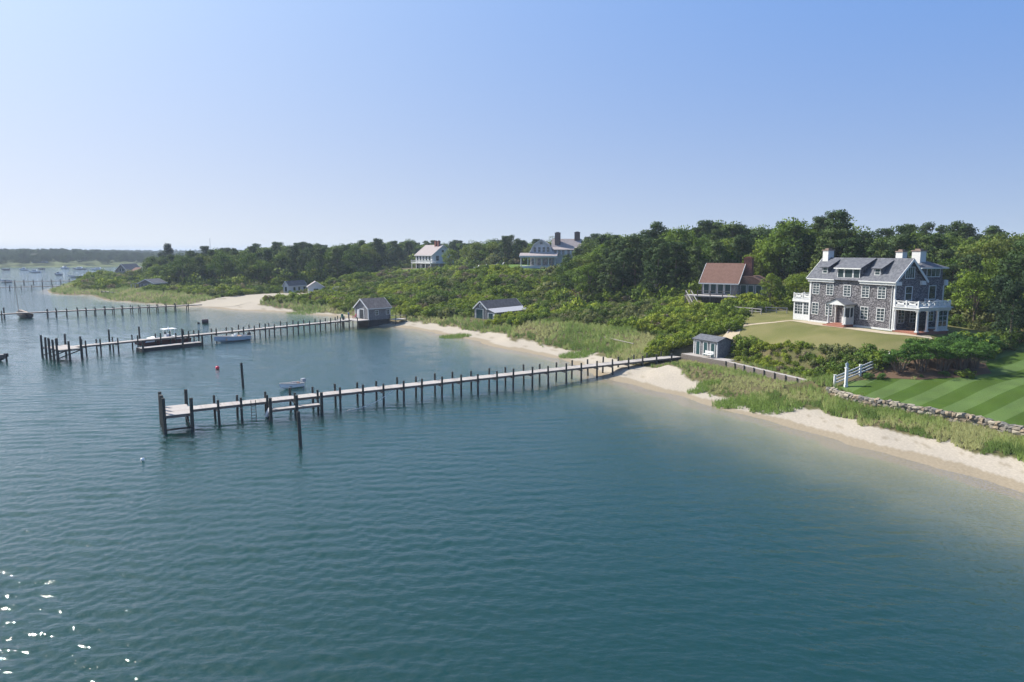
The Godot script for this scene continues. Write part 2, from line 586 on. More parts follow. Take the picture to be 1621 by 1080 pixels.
func grow(kind: String, seed_: int) -> void:
	rng.seed = seed_ * 131 + kind.hash() % 1000
	var cl := []
	var wood := Mb.new()
	var key := "%s%d" % [kind, seed_]
	if kind == "oak":
		var h := rng.randf_range(9.5, 12.0)
		var rx := h * rng.randf_range(0.36, 0.46)
		var mid := Vector3(rng.randf_range(-0.6, 0.6), h * 0.58, rng.randf_range(-0.6, 0.6))
		for k in 40:
			var d := rand_dir()
			if d.y < -0.75: d.y = -d.y
			var p := mid + Vector3(d.x * rx, d.y * h * 0.4, d.z * rx) * rng.randf_range(0.55, 0.92)
			cl.append([p, rng.randf_range(0.95, 1.75), rng.randf_range(0.6, 0.85), 105])
		wood.tube(Vector3(0, -0.6, 0), mid * Vector3(0.5, 0.6, 0.5), 0.26, 0.17, 7, false)
		for k in 9: wood.tube(mid * Vector3(0.4, 0.5, 0.4), cl[k * 4][0], 0.14, 0.03, 5, false)
		crowns[key] = leafy(cl, 0.26, 0.5, 0.6)
	elif kind == "pine":
		var h := rng.randf_range(10.5, 13.0)
		var lean := Vector3(rng.randf_range(-0.8, 0.8), 0, rng.randf_range(-0.8, 0.8))
		wood.tube(Vector3(0, -0.6, 0), lean * 0.6 + Vector3(0, h * 0.6, 0), 0.2, 0.13, 7, false)
		wood.tube(lean * 0.6 + Vector3(0, h * 0.6, 0), lean + Vector3(0, h * 0.97, 0), 0.13, 0.04, 6, false)
		for k in 46:
			var t := rng.randf_range(0.26, 1.0)
			var a := rng.randf() * TAU
			var reach := 3.1 * sqrt(maxf(0.05, 1.12 - t)) * rng.randf_range(0.35, 1.0)
			var p := lean * t + Vector3(cos(a) * reach, h * t + reach * 0.12, sin(a) * reach)
			cl.append([p, rng.randf_range(0.6, 1.25), rng.randf_range(0.45, 0.7), 100])
			if k % 3 == 0: wood.tube(lean * t * 0.9 + Vector3(0, h * t * 0.95, 0), p, 0.07, 0.02, 4, false)
		crowns[key] = leafy(cl, 0.3, 0.55, 0.38, 0.55)
	elif kind == "cedar":
		var h := rng.randf_range(6.5, 8.5)
		for k in 36:
			var t := sqrt(rng.randf())
			var a := rng.randf() * TAU
			var reach := (1.0 - t * 0.85) * h * 0.26 * rng.randf_range(0.5, 1.0)
			cl.append([Vector3(cos(a) * reach, 0.4 + t * 0.0 + (h - 0.6) * t, sin(a) * reach), rng.randf_range(0.5, 0.85), 0.9, 80])
		wood.tube(Vector3(0, -0.5, 0), Vector3(0, h * 0.8, 0), 0.16, 0.05, 6, false)
		crowns[key] = leafy(cl, 0.2, 0.38, 0.4)
	elif kind == "shrub":
		for k in 9:
			var a := rng.randf() * TAU
			var r := rng.randf_range(0.1, 0.75)
			cl.append([Vector3(cos(a) * r, rng.randf_range(0.3, 0.95), sin(a) * r), rng.randf_range(0.3, 0.52), 0.85, 62])
		for k in 4:
			wood.tube(Vector3(0, -0.3, 0), cl[k][0], 0.03, 0.01, 4, false)
		crowns[key] = leafy(cl, 0.13, 0.28, 0.6)
	elif kind == "hedge":      # flat-topped sprawling shrub on bare stems
		for k in 34:
			var a := rng.randf() * TAU
			var r := 1.9 * sqrt(rng.randf())
			cl.append([Vector3(cos(a) * r, rng.randf_range(1.7, 2.75) - r * 0.18, sin(a) * r), rng.randf_range(0.4, 0.62), 0.6, 130])
		for k in 13:
			var a := TAU * k / 13.0 + rng.randf() * 0.4
			var r := rng.randf_range(0.7, 1.7)
			var kn := Vector3(cos(a) * r * 0.45, rng.randf_range(0.6, 1.1), sin(a) * r * 0.45)
			wood.tube(Vector3(cos(a) * 0.35, -0.3, sin(a) * 0.35), kn, 0.07, 0.05, 5, false)
			wood.tube(kn, Vector3(cos(a + 0.3) * r, 2.0, sin(a + 0.3) * r), 0.05, 0.02, 5, false)
		crowns[key] = leafy(cl, 0.12, 0.24, 0.5)
	trunks[key] = wood.done()

func tree(kind: String, variant: int, at: Vector3, size: float, turn: float, mat: Material, called: String, label: String, category: String, group := "") -> Node3D:
	var key := "%s%d" % [kind, variant]
	var t := thing(called, label, category, at, turn, group)
	t.scale = Vector3(size, size * (0.92 + 0.16 * fposmod(turn, 1.0)), size)
	put("trunk" if kind != "shrub" and kind != "hedge" else "stem", trunks[key], bark_mat, t)
	put("crown" if kind != "shrub" and kind != "hedge" else "foliage", crowns[key], mat, t)
	return t

func many(called: String, meshes: Array, mat: Material, xf: Array, cols: Array, kind := "stuff") -> void:
	# xf: for every mesh a list of transforms
	for k in meshes.size():
		if xf[k].is_empty(): continue
		var mm := MultiMesh.new()
		mm.transform_format = MultiMesh.TRANSFORM_3D
		mm.use_colors = true
		mm.mesh = meshes[k]
		mm.instance_count = xf[k].size()
		for j in xf[k].size():
			mm.set_instance_transform(j, xf[k][j])
			mm.set_instance_color(j, cols[k][j])
		var o := MultiMeshInstance3D.new()
		o.multimesh = mm
		o.material_override = mat
		o.name = numbered(called)
		add_child(o)
		o.set_meta("kind", kind)
		o.set_meta("label", STUFF_LABEL.get(called, ""))
		o.set_meta("category", STUFF_CAT.get(called, ""))

const STUFF_LABEL := {"woodland": "dense green woodland filling the ground behind the front trees", "thicket": "low green coastal scrub covering the slope above the beach", "beach_grass": "pale green beach grass along the top of the sand", "far_woodland": "hazy blue green wood along the far shore", "marsh_grass": "green marsh grass on the spit and flats"}
const STUFF_CAT := {"woodland": "woodland", "thicket": "scrub", "beach_grass": "grass", "far_woodland": "woodland", "marsh_grass": "grass"}
var bark_mat: StandardMaterial3D

func zone(p: Vector2) -> String:
	if p.x < -165.0: return "beside the grey house on the point"
	if p.x < -58.0: return "in the wood behind the small white cottages"
	if p.x < 8.0 and p.y < -240.0: return "in the wood around the big white house"
	if p.x < 34.0 and p.y > -232.0: return "in the clump between gambrel house and red-roofed cottage"
	if p.x < 60.0 and p.y > -190.0: return "in the wood behind the red-roofed cottage"
	if p.x >= 60.0: return "in the wood behind the three-chimney shingled house"
	return "on the skyline behind the gambrel house"

func blocked(x: float, z: float, pad := 0.0) -> bool:
	for s in clear_spots:
		if absf(x - s[0]) < s[2] + pad and absf(z - s[1]) < s[2] + pad and Vector2(x - s[0], z - s[1]).length() < s[2] + pad: return true
	return false

func woods() -> void:
	bark_mat = smat(lin(0.13, 0.105, 0.085), 0.95, 0.2)
	for k in 5:
		grow("oak", k)
		grow("pine", k)
	for k in 3: grow("cedar", k)
	for k in 6: grow("shrub", k)
	for k in 3: grow("hedge", k)
	var oak_m := [leaf_mat("oak0", lin(0.099, 0.154, 0.024)), leaf_mat("oak1", lin(0.143, 0.198, 0.028)), leaf_mat("oak2", lin(0.064, 0.110, 0.022)), leaf_mat("oak3", lin(0.116, 0.145, 0.033))]
	var pine_m := [leaf_mat("pine0", lin(0.044, 0.077, 0.024), 0.4), leaf_mat("pine1", lin(0.055, 0.088, 0.033), 0.4), leaf_mat("pine2", lin(0.068, 0.101, 0.029), 0.16)]
	rng.seed = 501
	var found := []
	var z := -84.0
	while z > -560.0:
		var gap := 4.2 + (-z - 84.0) * 0.009
		var x := z * 0.95
		while x < -z * 0.95:
			var p := Vector2(x + rng.randf_range(-0.42, 0.42) * gap, z + rng.randf_range(-0.42, 0.42) * gap)
			x += gap
			if not Geometry2D.is_point_in_polygon(p, forest): continue
			if blocked(p.x, p.y, 1.5): continue
			# how much wood lies between it and the shore
			var dep := 0.0
			var dir := -p.normalized()
			for s in range(1, 16):
				if Geometry2D.is_point_in_polygon(p + dir * s * 3.0, forest): dep += 3.0
			found.append([p, dep])
		z -= gap
	var whites := leaf_mat("wood", Color.WHITE, 0.5)
	var deep_x := [[], [], [], [], [], []]
	var deep_c := [[], [], [], [], [], []]
	var n_oak := 0
	var n_pine := 0
	for f in found:
		var p: Vector2 = f[0]
		var patch := nz.get_noise_2d(p.x * 1.4 + 300.0, p.y * 1.4)
		var is_pine := patch + rng.randf_range(-0.28, 0.28) + (0.16 if p.x > 25.0 and p.x < 75.0 else 0.0) > 0.06
		var size := rng.randf_range(0.78, 1.12)
		if f[1] < 6.0: size *= rng.randf_range(0.55, 0.95)
		if p.x > 6.0 and p.x < 72.0 and p.y > -215.0: size *= 1.2 if p.x > 24.0 or p.y > -160.0 else 0.78
		if p.x < -150.0: size *= 0.85
		elif p.x < -50.0: size *= 1.12
		var at := Vector3(p.x, ground(p.x, p.y) - 0.2, p.y)
		var turn := rng.randf() * TAU
		var v := rng.randi() % 5
		var high := "tall " if size > 1.02 else "short " if size < 0.72 else ""
		if f[1] <= 30.0 and (n_pine if is_pine else n_oak) < 290:
			if is_pine:
				n_pine += 1
				var pk := rng.randi() % 3
				var look: String = high + ["dark", "blue-green", "mid-green"][pk] + " pine "
				tree("pine", v, at, size, turn, pine_m[pk], "pine_tree", look + zone(p), "pine tree", look + zone(p))
			else:
				n_oak += 1
				var ok := rng.randi() % 4
				var look: String = high + ["green", "bright green", "dark green", "olive"][ok] + " broadleaf tree "
				tree("oak", v, at, size, turn, oak_m[ok], "oak_tree", look + zone(p), "tree", look + zone(p))
		else:
			var kk := (3 + v % 3) if is_pine else v % 3
			deep_x[kk].append(Transform3D(Basis(Vector3.UP, turn).scaled(Vector3.ONE * size), at))
			var g := rng.randf_range(0.8, 1.25)
			deep_c[kk].append((Color(0.05, 0.083, 0.026) if is_pine else Color(0.096, 0.142, 0.024)) * g)
	many("woodland", [crowns["oak0"], crowns["oak1"], crowns["oak2"], crowns["pine0"], crowns["pine1"], crowns["pine2"]], whites, deep_x, deep_c)
	print("trees ", n_oak, " ", n_pine, " deep ", found.size() - n_oak - n_pine)

func marsh_reach(x: float, z: float) -> float:
	var p := Vector2(x, z)
	var r := 9.0
	r += 10.0 * smoothstep(22.0, 6.0, p.distance_to(Vector2(14, -118)))
	r += 0.0
	r -= 4.0 * smoothstep(24.0, 8.0, p.distance_to(Vector2(-40, -180)))
	r += 5.0 * smoothstep(50.0, 20.0, p.distance_to(Vector2(-120, -245)))
	r += 9.0 * smoothstep(12.0, 7.0, p.distance_to(Vector2(37, -66))) + 9.0 * smoothstep(12.0, 7.0, p.distance_to(Vector2(42, -58)))
	r += 1.0 * smoothstep(60.0, 30.0, p.distance_to(Vector2(-185, -285)))
	return r + nz.get_noise_2d(x * 4.0 + 50.0, z * 4.0) * 3.5

func bank_side(x: float, z: float) -> float:   # metres inland of the bulkhead line, -99 away from it
	if z > -75.5 or z < -97.0 or x < 20.0 or x > 44.0: return -99.0
	return quay(x, z)

func scrub_and_grass() -> void:
	rng.seed = 902
	var mats := [leaf_mat("scrub0", lin(0.138, 0.193, 0.029)), leaf_mat("scrub1", lin(0.088, 0.138, 0.029)), leaf_mat("scrub2", lin(0.198, 0.242, 0.033)), leaf_mat("scrub3", lin(0.149, 0.165, 0.068))]
	var white := leaf_mat("scrub", Color.WHITE)
	var sx := [[], [], [], [], [], []]
	var sc := [[], [], [], [], [], []]
	var shrub_meshes := []
	for k in 6: shrub_meshes.append(crowns["shrub%d" % k])
	var picked := []
	var z := -60.0
	while z > -420.0:
		var gap := 0.8 + maxf(0.0, -z - 75.0) * 0.0095
		var x := maxf(z * 0.78, -300.0)
		while x < -z * 0.78:
			var px := x + rng.randf_range(-0.45, 0.45) * gap
			var pz := z + rng.randf_range(-0.45, 0.45) * gap
			x += gap
			var d := ras(ras_d, px, pz)
			if d < 4.0: continue
			var p := Vector2(px, pz)
			var bank := bank_side(px, pz)
			if bank < -50.0 and d < marsh_reach(px, pz): continue
			if bank > -50.0 and bank < 1.5: continue
			if blocked(px, pz, 0.4): continue
			if Vector2(px + 143.0, pz + 262.0).length() < 7.0 or Vector2(px + 149.0, pz + 263.0).length() < 6.0 or Vector2(px + 218.0, pz + 378.0).length() < 8.0 or Vector2(px + 0.6, pz + 148.1).length() < 2.3 or Vector2(px - 1.9, pz + 151.2).length() < 2.3 or Vector2(px - 4.5, pz + 154.2).length() < 2.0 or Vector2(px + 9.5, pz + 147.5).length() < 3.2 or Vector2(px + 6.0, pz + 145.0).length() < 3.2: continue
			if Geometry2D.is_point_in_polygon(p, green_lawn) or Geometry2D.is_point_in_polygon(p, dry_lawn) or Geometry2D.is_point_in_polygon(p, upper_lawn) or Geometry2D.is_point_in_polygon(p, hill_lawn) or Geometry2D.is_point_in_polygon(p, cottage_sand): continue
			var in_wood := Geometry2D.is_point_in_polygon(p, forest)
			if in_wood and not (Geometry2D.is_point_in_polygon(p, forest) and not Geometry2D.is_point_in_polygon(p - p.normalized() * 7.0, forest)): continue
			var big := nz2.get_noise_2d(px * 3.0, pz * 3.0)
			var size := (0.85 + gap * 0.28) * rng.randf_range(0.7, 1.2) * (1.0 + 0.55 * big)
			if -z < 100.0 and d < 20.0: size *= 0.95 if bank > 3.0 else 0.7
			if in_wood: size *= 2.0
			var col_n := nz.get_noise_2d(px * 2.6 + 90.0, pz * 2.6) + rng.randf_range(-0.2, 0.2)
			var c := Color(0.138, 0.192, 0.028)
			if col_n > 0.22: c = Color(0.198, 0.242, 0.033)
			elif col_n < -0.3: c = Color(0.148, 0.165, 0.068)
			elif col_n < -0.08: c = Color(0.09, 0.138, 0.028)
			if rng.randf() < 0.05: c = Color(0.19, 0.155, 0.115)
			if rng.randf() < 0.04: size *= 1.6
			var at := Vector3(px, ground(px, pz) - 0.1, pz)
			var kk := rng.randi() % 6
			if size * 1080.0 / -pz > 11.5 and picked.size() < 290 and rng.randf() < 0.35 and absf(px / pz) < 0.74:
				picked.append([at, size * 1.12, rng.randf() * TAU, kk, 2 if col_n > 0.22 else 3 if col_n < -0.3 else 1 if col_n < -0.08 else 0])
			else:
				var g := rng.randf_range(0.82, 1.2)
				sx[kk].append(Transform3D(Basis(Vector3.UP, rng.randf() * TAU).scaled(Vector3(size, size * rng.randf_range(0.75, 1.15), size)), at))
				sc[kk].append(Color(c.r * g, c.g * g, c.b * g))
		z -= gap
	many("thicket", shrub_meshes, white, sx, sc)
	for s in picked:
		var at: Vector3 = s[0]
		var where := "on the bank below the three-chimney shingled house"
		if at.z < -100.0 and at.x > 24.0: where = "on the slope below the red-roofed cottage"
		elif at.z < -100.0 and at.x > 0.0: where = "on the flat below the dark tree clump"
		elif at.z < -100.0: where = "on the hillside above the grey boathouse"
		var look: String = ["leafy green", "dark green", "yellow-green", "grey-green"][s[4]]
		tree("shrub", s[3], at, s[1], s[2], mats[s[4]], "shrub", look + " shrub " + where, "shrub", look + " shrubs " + where)
	var total := 0
	for k in 6: total += sx[k].size()
	print("scrub ", total, " picked ", picked.size())
	# tufts of grass
	var tufts := []
	for v in 4:
		var m := Mb.new()
		for k in 20:
			var a := rng.randf() * TAU
			var r := rng.randf() * 0.24
			var b := Vector3(cos(a) * r, -0.05, sin(a) * r)
			var h := rng.randf_range(0.4, 0.75)
			var lean := Vector3(rng.randf_range(-0.25, 0.3), h, rng.randf_range(-0.2, 0.3))
			var s := Vector3(cos(a + 1.4), 0, sin(a + 1.4)) * rng.randf_range(0.02, 0.035)
			var g := rng.randf_range(0.75, 1.25)
			m.col = Color(g * rng.randf_range(0.95, 1.2), g, g)
			blade(m, b, s, lean, m.col)
		tufts.append(m.done())
	var gx := [[], [], [], []]
	var gc := [[], [], [], []]
	var mx := [[], [], [], []]
	var mc := [[], [], [], []]
	z = -42.0
	while z > -420.0:
		var gap := 0.34 + maxf(0.0, -z - 60.0) * 0.0042
		var x := maxf(z * 0.85, -300.0)
		while x < -z * 0.85:
			var px := x + rng.randf_range(-0.5, 0.5) * gap
			var pz := z + rng.randf_range(-0.5, 0.5) * gap
			x += gap
			var d := ras(ras_d, px, pz)
			if d < 1.0 or d > 40.0: continue
			var d2 := inland(px, pz)
			var thick := nz2.get_noise_2d(px * 9.0, pz * 9.0)
			if d2 < sand_reach(px, pz) + thick * 1.3: continue
			var bank := bank_side(px, pz)
			if bank < -50.0 and d > marsh_reach(px, pz) + 4.0: continue
			if bank > 3.2: continue
			var p := Vector2(px, pz)
			if blocked(px, pz): continue
			if Geometry2D.is_point_in_polygon(p, green_lawn) or Geometry2D.is_point_in_polygon(p, dry_lawn) or Geometry2D.is_point_in_polygon(p, cottage_sand): continue
			if rng.randf() < 0.16 + 0.3 * maxf(0.0, -thick): continue
			var size := (0.75 + gap * 0.75) * rng.randf_range(0.75, 1.25)
			var n := nz.get_noise_2d(px * 3.4 + 10.0, pz * 3.4) + rng.randf_range(-0.15, 0.15)
			var c := Color(0.195, 0.245, 0.08)
			if n > 0.18: c = Color(0.25, 0.265, 0.115)
			elif n < -0.12: c = Color(0.12, 0.18, 0.045)
			if d2 < sand_reach(px, pz) + 2.2 and thick > 0.05: c = Color(0.085, 0.135, 0.034)
			if bank > -60.0: size *= 0.65
			var kk := rng.randi() % 4
			var t := Transform3D(Basis(Vector3.UP, rng.randf() * TAU).scaled(Vector3(size, size * (0.75 if n > 0.1 else 1.0), size)), Vector3(px, ground(px, pz), pz))
			if pz < -185.0:
				mx[kk].append(t)
				mc[kk].append(c)
			else:
				gx[kk].append(t)
				gc[kk].append(c)
		z -= gap
	var gm := leaf_mat("grass", Color.WHITE, 0.45)
	many("beach_grass", tufts, gm, gx, gc)
	many("marsh_grass", tufts, gm, mx, mc)
	print("tufts ", gx[0].size() * 4, " ", mx[0].size() * 4)
	# the rank clumps of cordgrass that stand out on the sand
	var clump_mat := leaf_mat("cordgrass", lin(0.110, 0.171, 0.039), 0.2)
	var spots := [[22.4, -80.2, 1.1, 70, "small tuft of cordgrass alone on the sand by the tidal pool"], [24.0, -81.9, 1.2, 80, "low yellow-green grass tuft on the dry sand beside the pier foot"], [25.3, -73.9, 2.5, 330, "largest cordgrass clump bulging onto the beach"], [28.0, -70.9, 2.2, 260, "cordgrass clump at the near end of the dark green clumps"], [10.5, -108.6, 2.4, 240, "dark cordgrass clump beside the long pier on the cove side"], [-11.5, -135.5, 2.6, 220, "cordgrass island on the sand below the green-door shed"], [-57, -188.5, 4.5, 260, "cordgrass patch at the water's edge left of the boathouse"]]
	for s in spots:
		var m := Mb.new()
		for k in int(s[3]):
			var a := rng.randf() * TAU
			var r: float = s[2] * sqrt(rng.randf())
			var px: float = cos(a) * r * 1.25
			var pz: float = sin(a) * r * 0.8
			var gy := ground(s[0] + px, s[1] + pz) - ground(s[0], s[1])
			for b in 5:
				var h := rng.randf_range(0.55, 1.0) * (1.0 - 0.3 * r / float(s[2]))
				var base := Vector3(px + rng.randf_range(-0.2, 0.2), gy - 0.1, pz + rng.randf_range(-0.2, 0.2))
				var lean := Vector3(rng.randf_range(-0.2, 0.25), h, rng.randf_range(-0.2, 0.25))
				var sd := rand_dir() * 0.05
				sd.y = 0.0
				var g := rng.randf_range(0.7, 1.25)
				blade(m, base, sd, lean, Color(g, g, g * 0.9))
		var o := put("grass_clump", m.done(), clump_mat)
		o.position = Vector3(s[0], ground(s[0], s[1]), s[1])
		tag(o, s[4], "grass", "cordgrass clumps on the beach")

func blade(m: Mb, b: Vector3, s: Vector3, lean: Vector3, c: Color) -> void:
	# both faces of a grass blade
	var f := s.cross(lean).normalized()
	var up := Vector3(lean.x * 0.5, 0.85, lean.z * 0.5)
	for e in 2:
		var q := m.v.size()
		var o := f * (0.004 if e == 0 else -0.004)
		m.v.append_array([b - s + o, b + s + o, b + lean + o])
		var nn := (up + f * (0.35 if e == 0 else -0.35)).normalized()
		m.n.append_array([nn, nn, nn])
		m.c.append_array([c, c, c])
		if e == 0: m.i.append_array([q, q + 2, q + 1])
		else: m.i.append_array([q, q + 1, q + 2])

func sheet(called: String, pl: PackedVector2Array, mat: Material, lift: float, cell: float, tone: Callable, kind := "structure", strip_dir := Vector2.ZERO, strip_w := 0.0) -> void:
	# a thin cover over the ground, cut to the polygon
	var lo := Vector2(1e9, 1e9)
	var hi := Vector2(-1e9, -1e9)
	for q in pl:
		lo = lo.min(q)
		hi = hi.max(q)
	var m := Mb.new()
	var pieces := []
	if strip_w > 0.0:
		var across := Vector2(-strip_dir.y, strip_dir.x)
		for k in range(-60, 60):
			var o := across * k * strip_w + pl[0]
			var band := PackedVector2Array([o - strip_dir * 200.0, o + strip_dir * 200.0, o + strip_dir * 200.0 + across * strip_w, o - strip_dir * 200.0 + across * strip_w])
			for r in Geometry2D.intersect_polygons(pl, band): pieces.append([r, k])
	else:
		pieces.append([pl, 0])
	for pc in pieces:
		var a := lo
		var z := lo.y
		while z < hi.y:
			var x := lo.x
			while x < hi.x:
				var sq := PackedVector2Array([Vector2(x, z), Vector2(x + cell, z), Vector2(x + cell, z + cell), Vector2(x, z + cell)])
				for r in Geometry2D.intersect_polygons(pc[0], sq):
					var idx := Geometry2D.triangulate_polygon(r)
					var k0 := m.v.size()
					for q in r:
						m.v.append(Vector3(q.x, ground(q.x, q.y) + lift, q.y))
						m.c.append(tone.call(q.x, q.y, pc[1]))
						var e := 0.6
						m.n.append(Vector3(ground(q.x - e, q.y) - ground(q.x + e, q.y), 2.0 * e, ground(q.x, q.y - e) - ground(q.x, q.y + e)).normalized())
					for t in range(0, idx.size(), 3):
						var p0 := m.v[k0 + idx[t]]
						var p1 := m.v[k0 + idx[t + 1]]
						var p2 := m.v[k0 + idx[t + 2]]
						if (p1 - p0).cross(p2 - p0).y > 0.0: m.i.append_array([k0 + idx[t], k0 + idx[t + 2], k0 + idx[t + 1]])
						else: m.i.append_array([k0 + idx[t], k0 + idx[t + 1], k0 + idx[t + 2]])
				x += cell
			z += cell
		a = hi
	put(called, m.done(), mat, null, kind)

func lawns() -> void:
	var g := grain_mat(1.1, 0.62, 1.0, 31, 9.0)
	sheet("lawn", green_lawn, g, 0.05, 1.0, func(x, z, k): return (Color(0.112, 0.175, 0.05) if posmod(k, 2) == 0 else Color(0.07, 0.122, 0.02)) * (1.0 + 0.3 * nz2.get_noise_2d(x * 14.0, z * 14.0)), "structure", Vector2(0.866, -0.5).normalized(), 1.75)
	sheet("dry_lawn", dry_lawn, g, 0.1, 1.5, func(x, z, _k):
		var q := nz2.get_noise_2d(x * 5.0, z * 5.0) + 0.6 * nz.get_noise_2d(x * 22.0, z * 22.0)
		return Color(0.235, 0.215, 0.09).lerp(Color(0.165, 0.17, 0.055), clampf(0.5 + q * 1.6, 0.0, 1.0)))
	sheet("upper_lawn", upper_lawn, g, 0.05, 4.0, func(_x, _z, _k): return Color(0.12, 0.2, 0.04))
	sheet("hill_lawn", hill_lawn, g, 0.06, 4.0, func(_x, _z, _k): return Color(0.13, 0.19, 0.045))
	sheet("sandy_lane", cottage_sand, sand_mat, 0.05, 4.0, func(_x, _z, _k): return Color(0.36, 0.315, 0.25))
	sheet("sand_path", PackedVector2Array([Vector2(30.6, -99.6), Vector2(31.8, -100.6), Vector2(33.2, -103.4), Vector2(36, -104.6), Vector2(40, -103.6), Vector2(43.2, -104.5), Vector2(43.4, -103.6), Vector2(40, -102.4), Vector2(35.6, -102.6), Vector2(34.4, -101.4), Vector2(33.0, -98.4), Vector2(31.8, -97.9)]), sand_mat, 0.12, 1.0, func(_x, _z, _k): return Color(0.38, 0.31, 0.22))
	# the mulched bed under the hedge shrubs
	sheet("mulch_bed", PackedVector2Array([Vector2(38.8, -74.4), Vector2(41.0, -73.2), Vector2(43.7, -71.8), Vector2(48.3, -71.5), Vector2(52.4, -73.4), Vector2(54.4, -77.4), Vector2(50, -78.5), Vector2(44, -76)]), grain_mat(1.5, 0.5, 1.0, 41, 9.0), 0.08, 1.0, func(_x, _z, _k): return Color(0.19, 0.125, 0.08))

func garden() -> void:
	rng.seed = 61
	var hm := [leaf_mat("hedge0", lin(0.068, 0.138, 0.029)), leaf_mat("hedge1", lin(0.050, 0.110, 0.033))]
	var row := [[42.9, -74.6, 0.95], [45.1, -74.2, 1.05], [47.3, -74.0, 1.1], [49.6, -74.3, 1.12], [51.6, -75.2, 1.05], [46.3, -75.9, 1.0], [49.0, -76.3, 1.05]]
	var lab := ["flat-topped evergreen shrub on bare grey stems, nearest the white rail fence", "second of the bare-stemmed hedge shrubs counted from the white fence", "middle bare-stemmed hedge shrub above the mulch bed", "fourth bare-stemmed hedge shrub from the white fence", "bare-stemmed hedge shrub at the striped lawn's corner", "hedge shrub at the back of the mulch bed towards the bank", "hedge shrub at the back of the mulch bed towards the porch"]
	for k in row.size():
		var r: Array = row[k]
		tree("hedge", k % 3, Vector3(r[0], ground(r[0], r[1]), r[1]), r[2], k * 1.7, hm[0], "hedge_shrub", lab[k], "shrub", "bare-stemmed hedge shrubs")
	var row2 := [[51.5, -79.2, 1.1], [54.5, -80.6, 1.15], [57.2, -82.4, 1.1]]
	var lab2 := ["dark spreading juniper right of the porch, nearest the hedge", "dark spreading juniper in the middle of its row behind the hedge", "dark spreading juniper at the edge of the striped lawn"]
	for k in 3:
		var r: Array = row2[k]
		tree("hedge", (k + 1) % 3, Vector3(r[0], ground(r[0], r[1]) - 0.9, r[1]), r[2], k * 2.3 + 0.5, hm[1], "juniper", lab2[k], "shrub", "dark junipers beside the porch")
	var dark := leaf_mat("cedar", lin(0.030, 0.055, 0.024), 0.3)
	var bright := leaf_mat("bright", lin(0.143, 0.209, 0.033))
	tree("cedar", 0, Vector3(61.5, ground(61.5, -83.5), -83.5), 1.15, 0.3, dark, "cedar_tree", "broad dark cedar at the right edge beside the striped lawn", "tree", "cedars at the right edge")
	tree("cedar", 1, Vector3(64.8, ground(64.8, -85.0), -85.0), 1.25, 1.3, dark, "cedar_tree", "dark cedar rising furthest right by the lawn", "tree", "cedars at the right edge")
	tree("cedar", 2, Vector3(63.5, ground(63.5, -88.5), -88.5), 1.2, 2.3, dark, "cedar_tree", "dark cedar standing behind the other two right-hand cedars", "tree", "cedars at the right edge")
	var oaks := [[66, -97, 0.8, "bright green tree just right of the rear chimney"], [71, -93, 0.85, "bright green tree above the dark cedars at right"], [75, -101, 0.9, "bright green tree in the second row right of the house"]]
	for k in oaks.size():
		var o: Array = oaks[k]
		tree("oak", k, Vector3(o[0], ground(o[0], o[1]), o[1]), o[2], k * 1.1, bright, "maple_tree", o[3], "tree", "bright green trees right of the house")
	# trees by name near the far houses
	var alone := [["oak", 3, -26.5, -296.0, 0.85, "green tree touching the right end of the big white house"], ["oak", 1, -19, -300.0, 1.05, "tall green tree between the white house and the lawn"], ["oak", 4, -10, -288.0, 1.15, "tallest green tree left of the gambrel house"], ["oak", 2, -3, -284.0, 1.1, "green tree close behind the lawn furniture"], ["cedar", 0, -190, -372.0, 1.9, "tall dark conifer right of the grey house on the point"], ["cedar", 1, -182, -364.0, 2.2, "taller of the dark conifers near the grey house"], ["oak", 0, 45.8, -121.5, 0.52, "small green tree in front of the red-roofed cottage"], ["oak", 2, 50.5, -119.5, 0.62, "green tree at the right end of the red-roofed cottage"]]
	for a in alone:
		tree(a[0], a[1], Vector3(a[2], ground(a[2], a[3]) - 0.2, a[3]), a[4], a[2], dark if a[0] == "cedar" else leaf_mat("oak1", Color.WHITE), "garden_tree", a[5], "tree")
	# bare dead trees standing in the clump
	var grey := smat(lin(0.34, 0.31, 0.28), 0.9, 0.2)
	for q in [[21.5, -155.5, 0, 0.85, "pale dead tree with bare limbs at the front of the dark tree clump"], [16.8, -163.0, 2, 0.8, "leaning bare grey tree at the left of the dark tree clump"], [30.2, -146.0, 3, 0.8, "bare grey tree at the right end of the dark tree clump"]]:
		var dt := thing("dead_tree", q[4], "tree", Vector3(q[0], ground(q[0], q[1]), q[1]), q[0])
		dt.scale = Vector3(q[3], q[3], q[3]) * 0.95
		put("trunk", trunks["oak%d" % q[2]], grey, dt)
	# low bushes along the bed and the fence foot
	var bushes := [[39.2, -73.9, 0.7, "low round bush right of the lamp post fence"], [40.4, -73.3, 0.62, "low round bush at the left tip of the mulch bed"], [46.6, -72.4, 0.55, "small round bush on the mulch in front of the stems"], [44.2, -72.5, 0.3, "tiny tuft plant on the mulch bed"]]
	for k in bushes.size():
		var b: Array = bushes[k]
		tree("shrub", k, Vector3(b[0], ground(b[0], b[1]), b[1]), b[2], k, hm[0], "low_bush", b[3], "bush", "low bushes on the mulch bed")

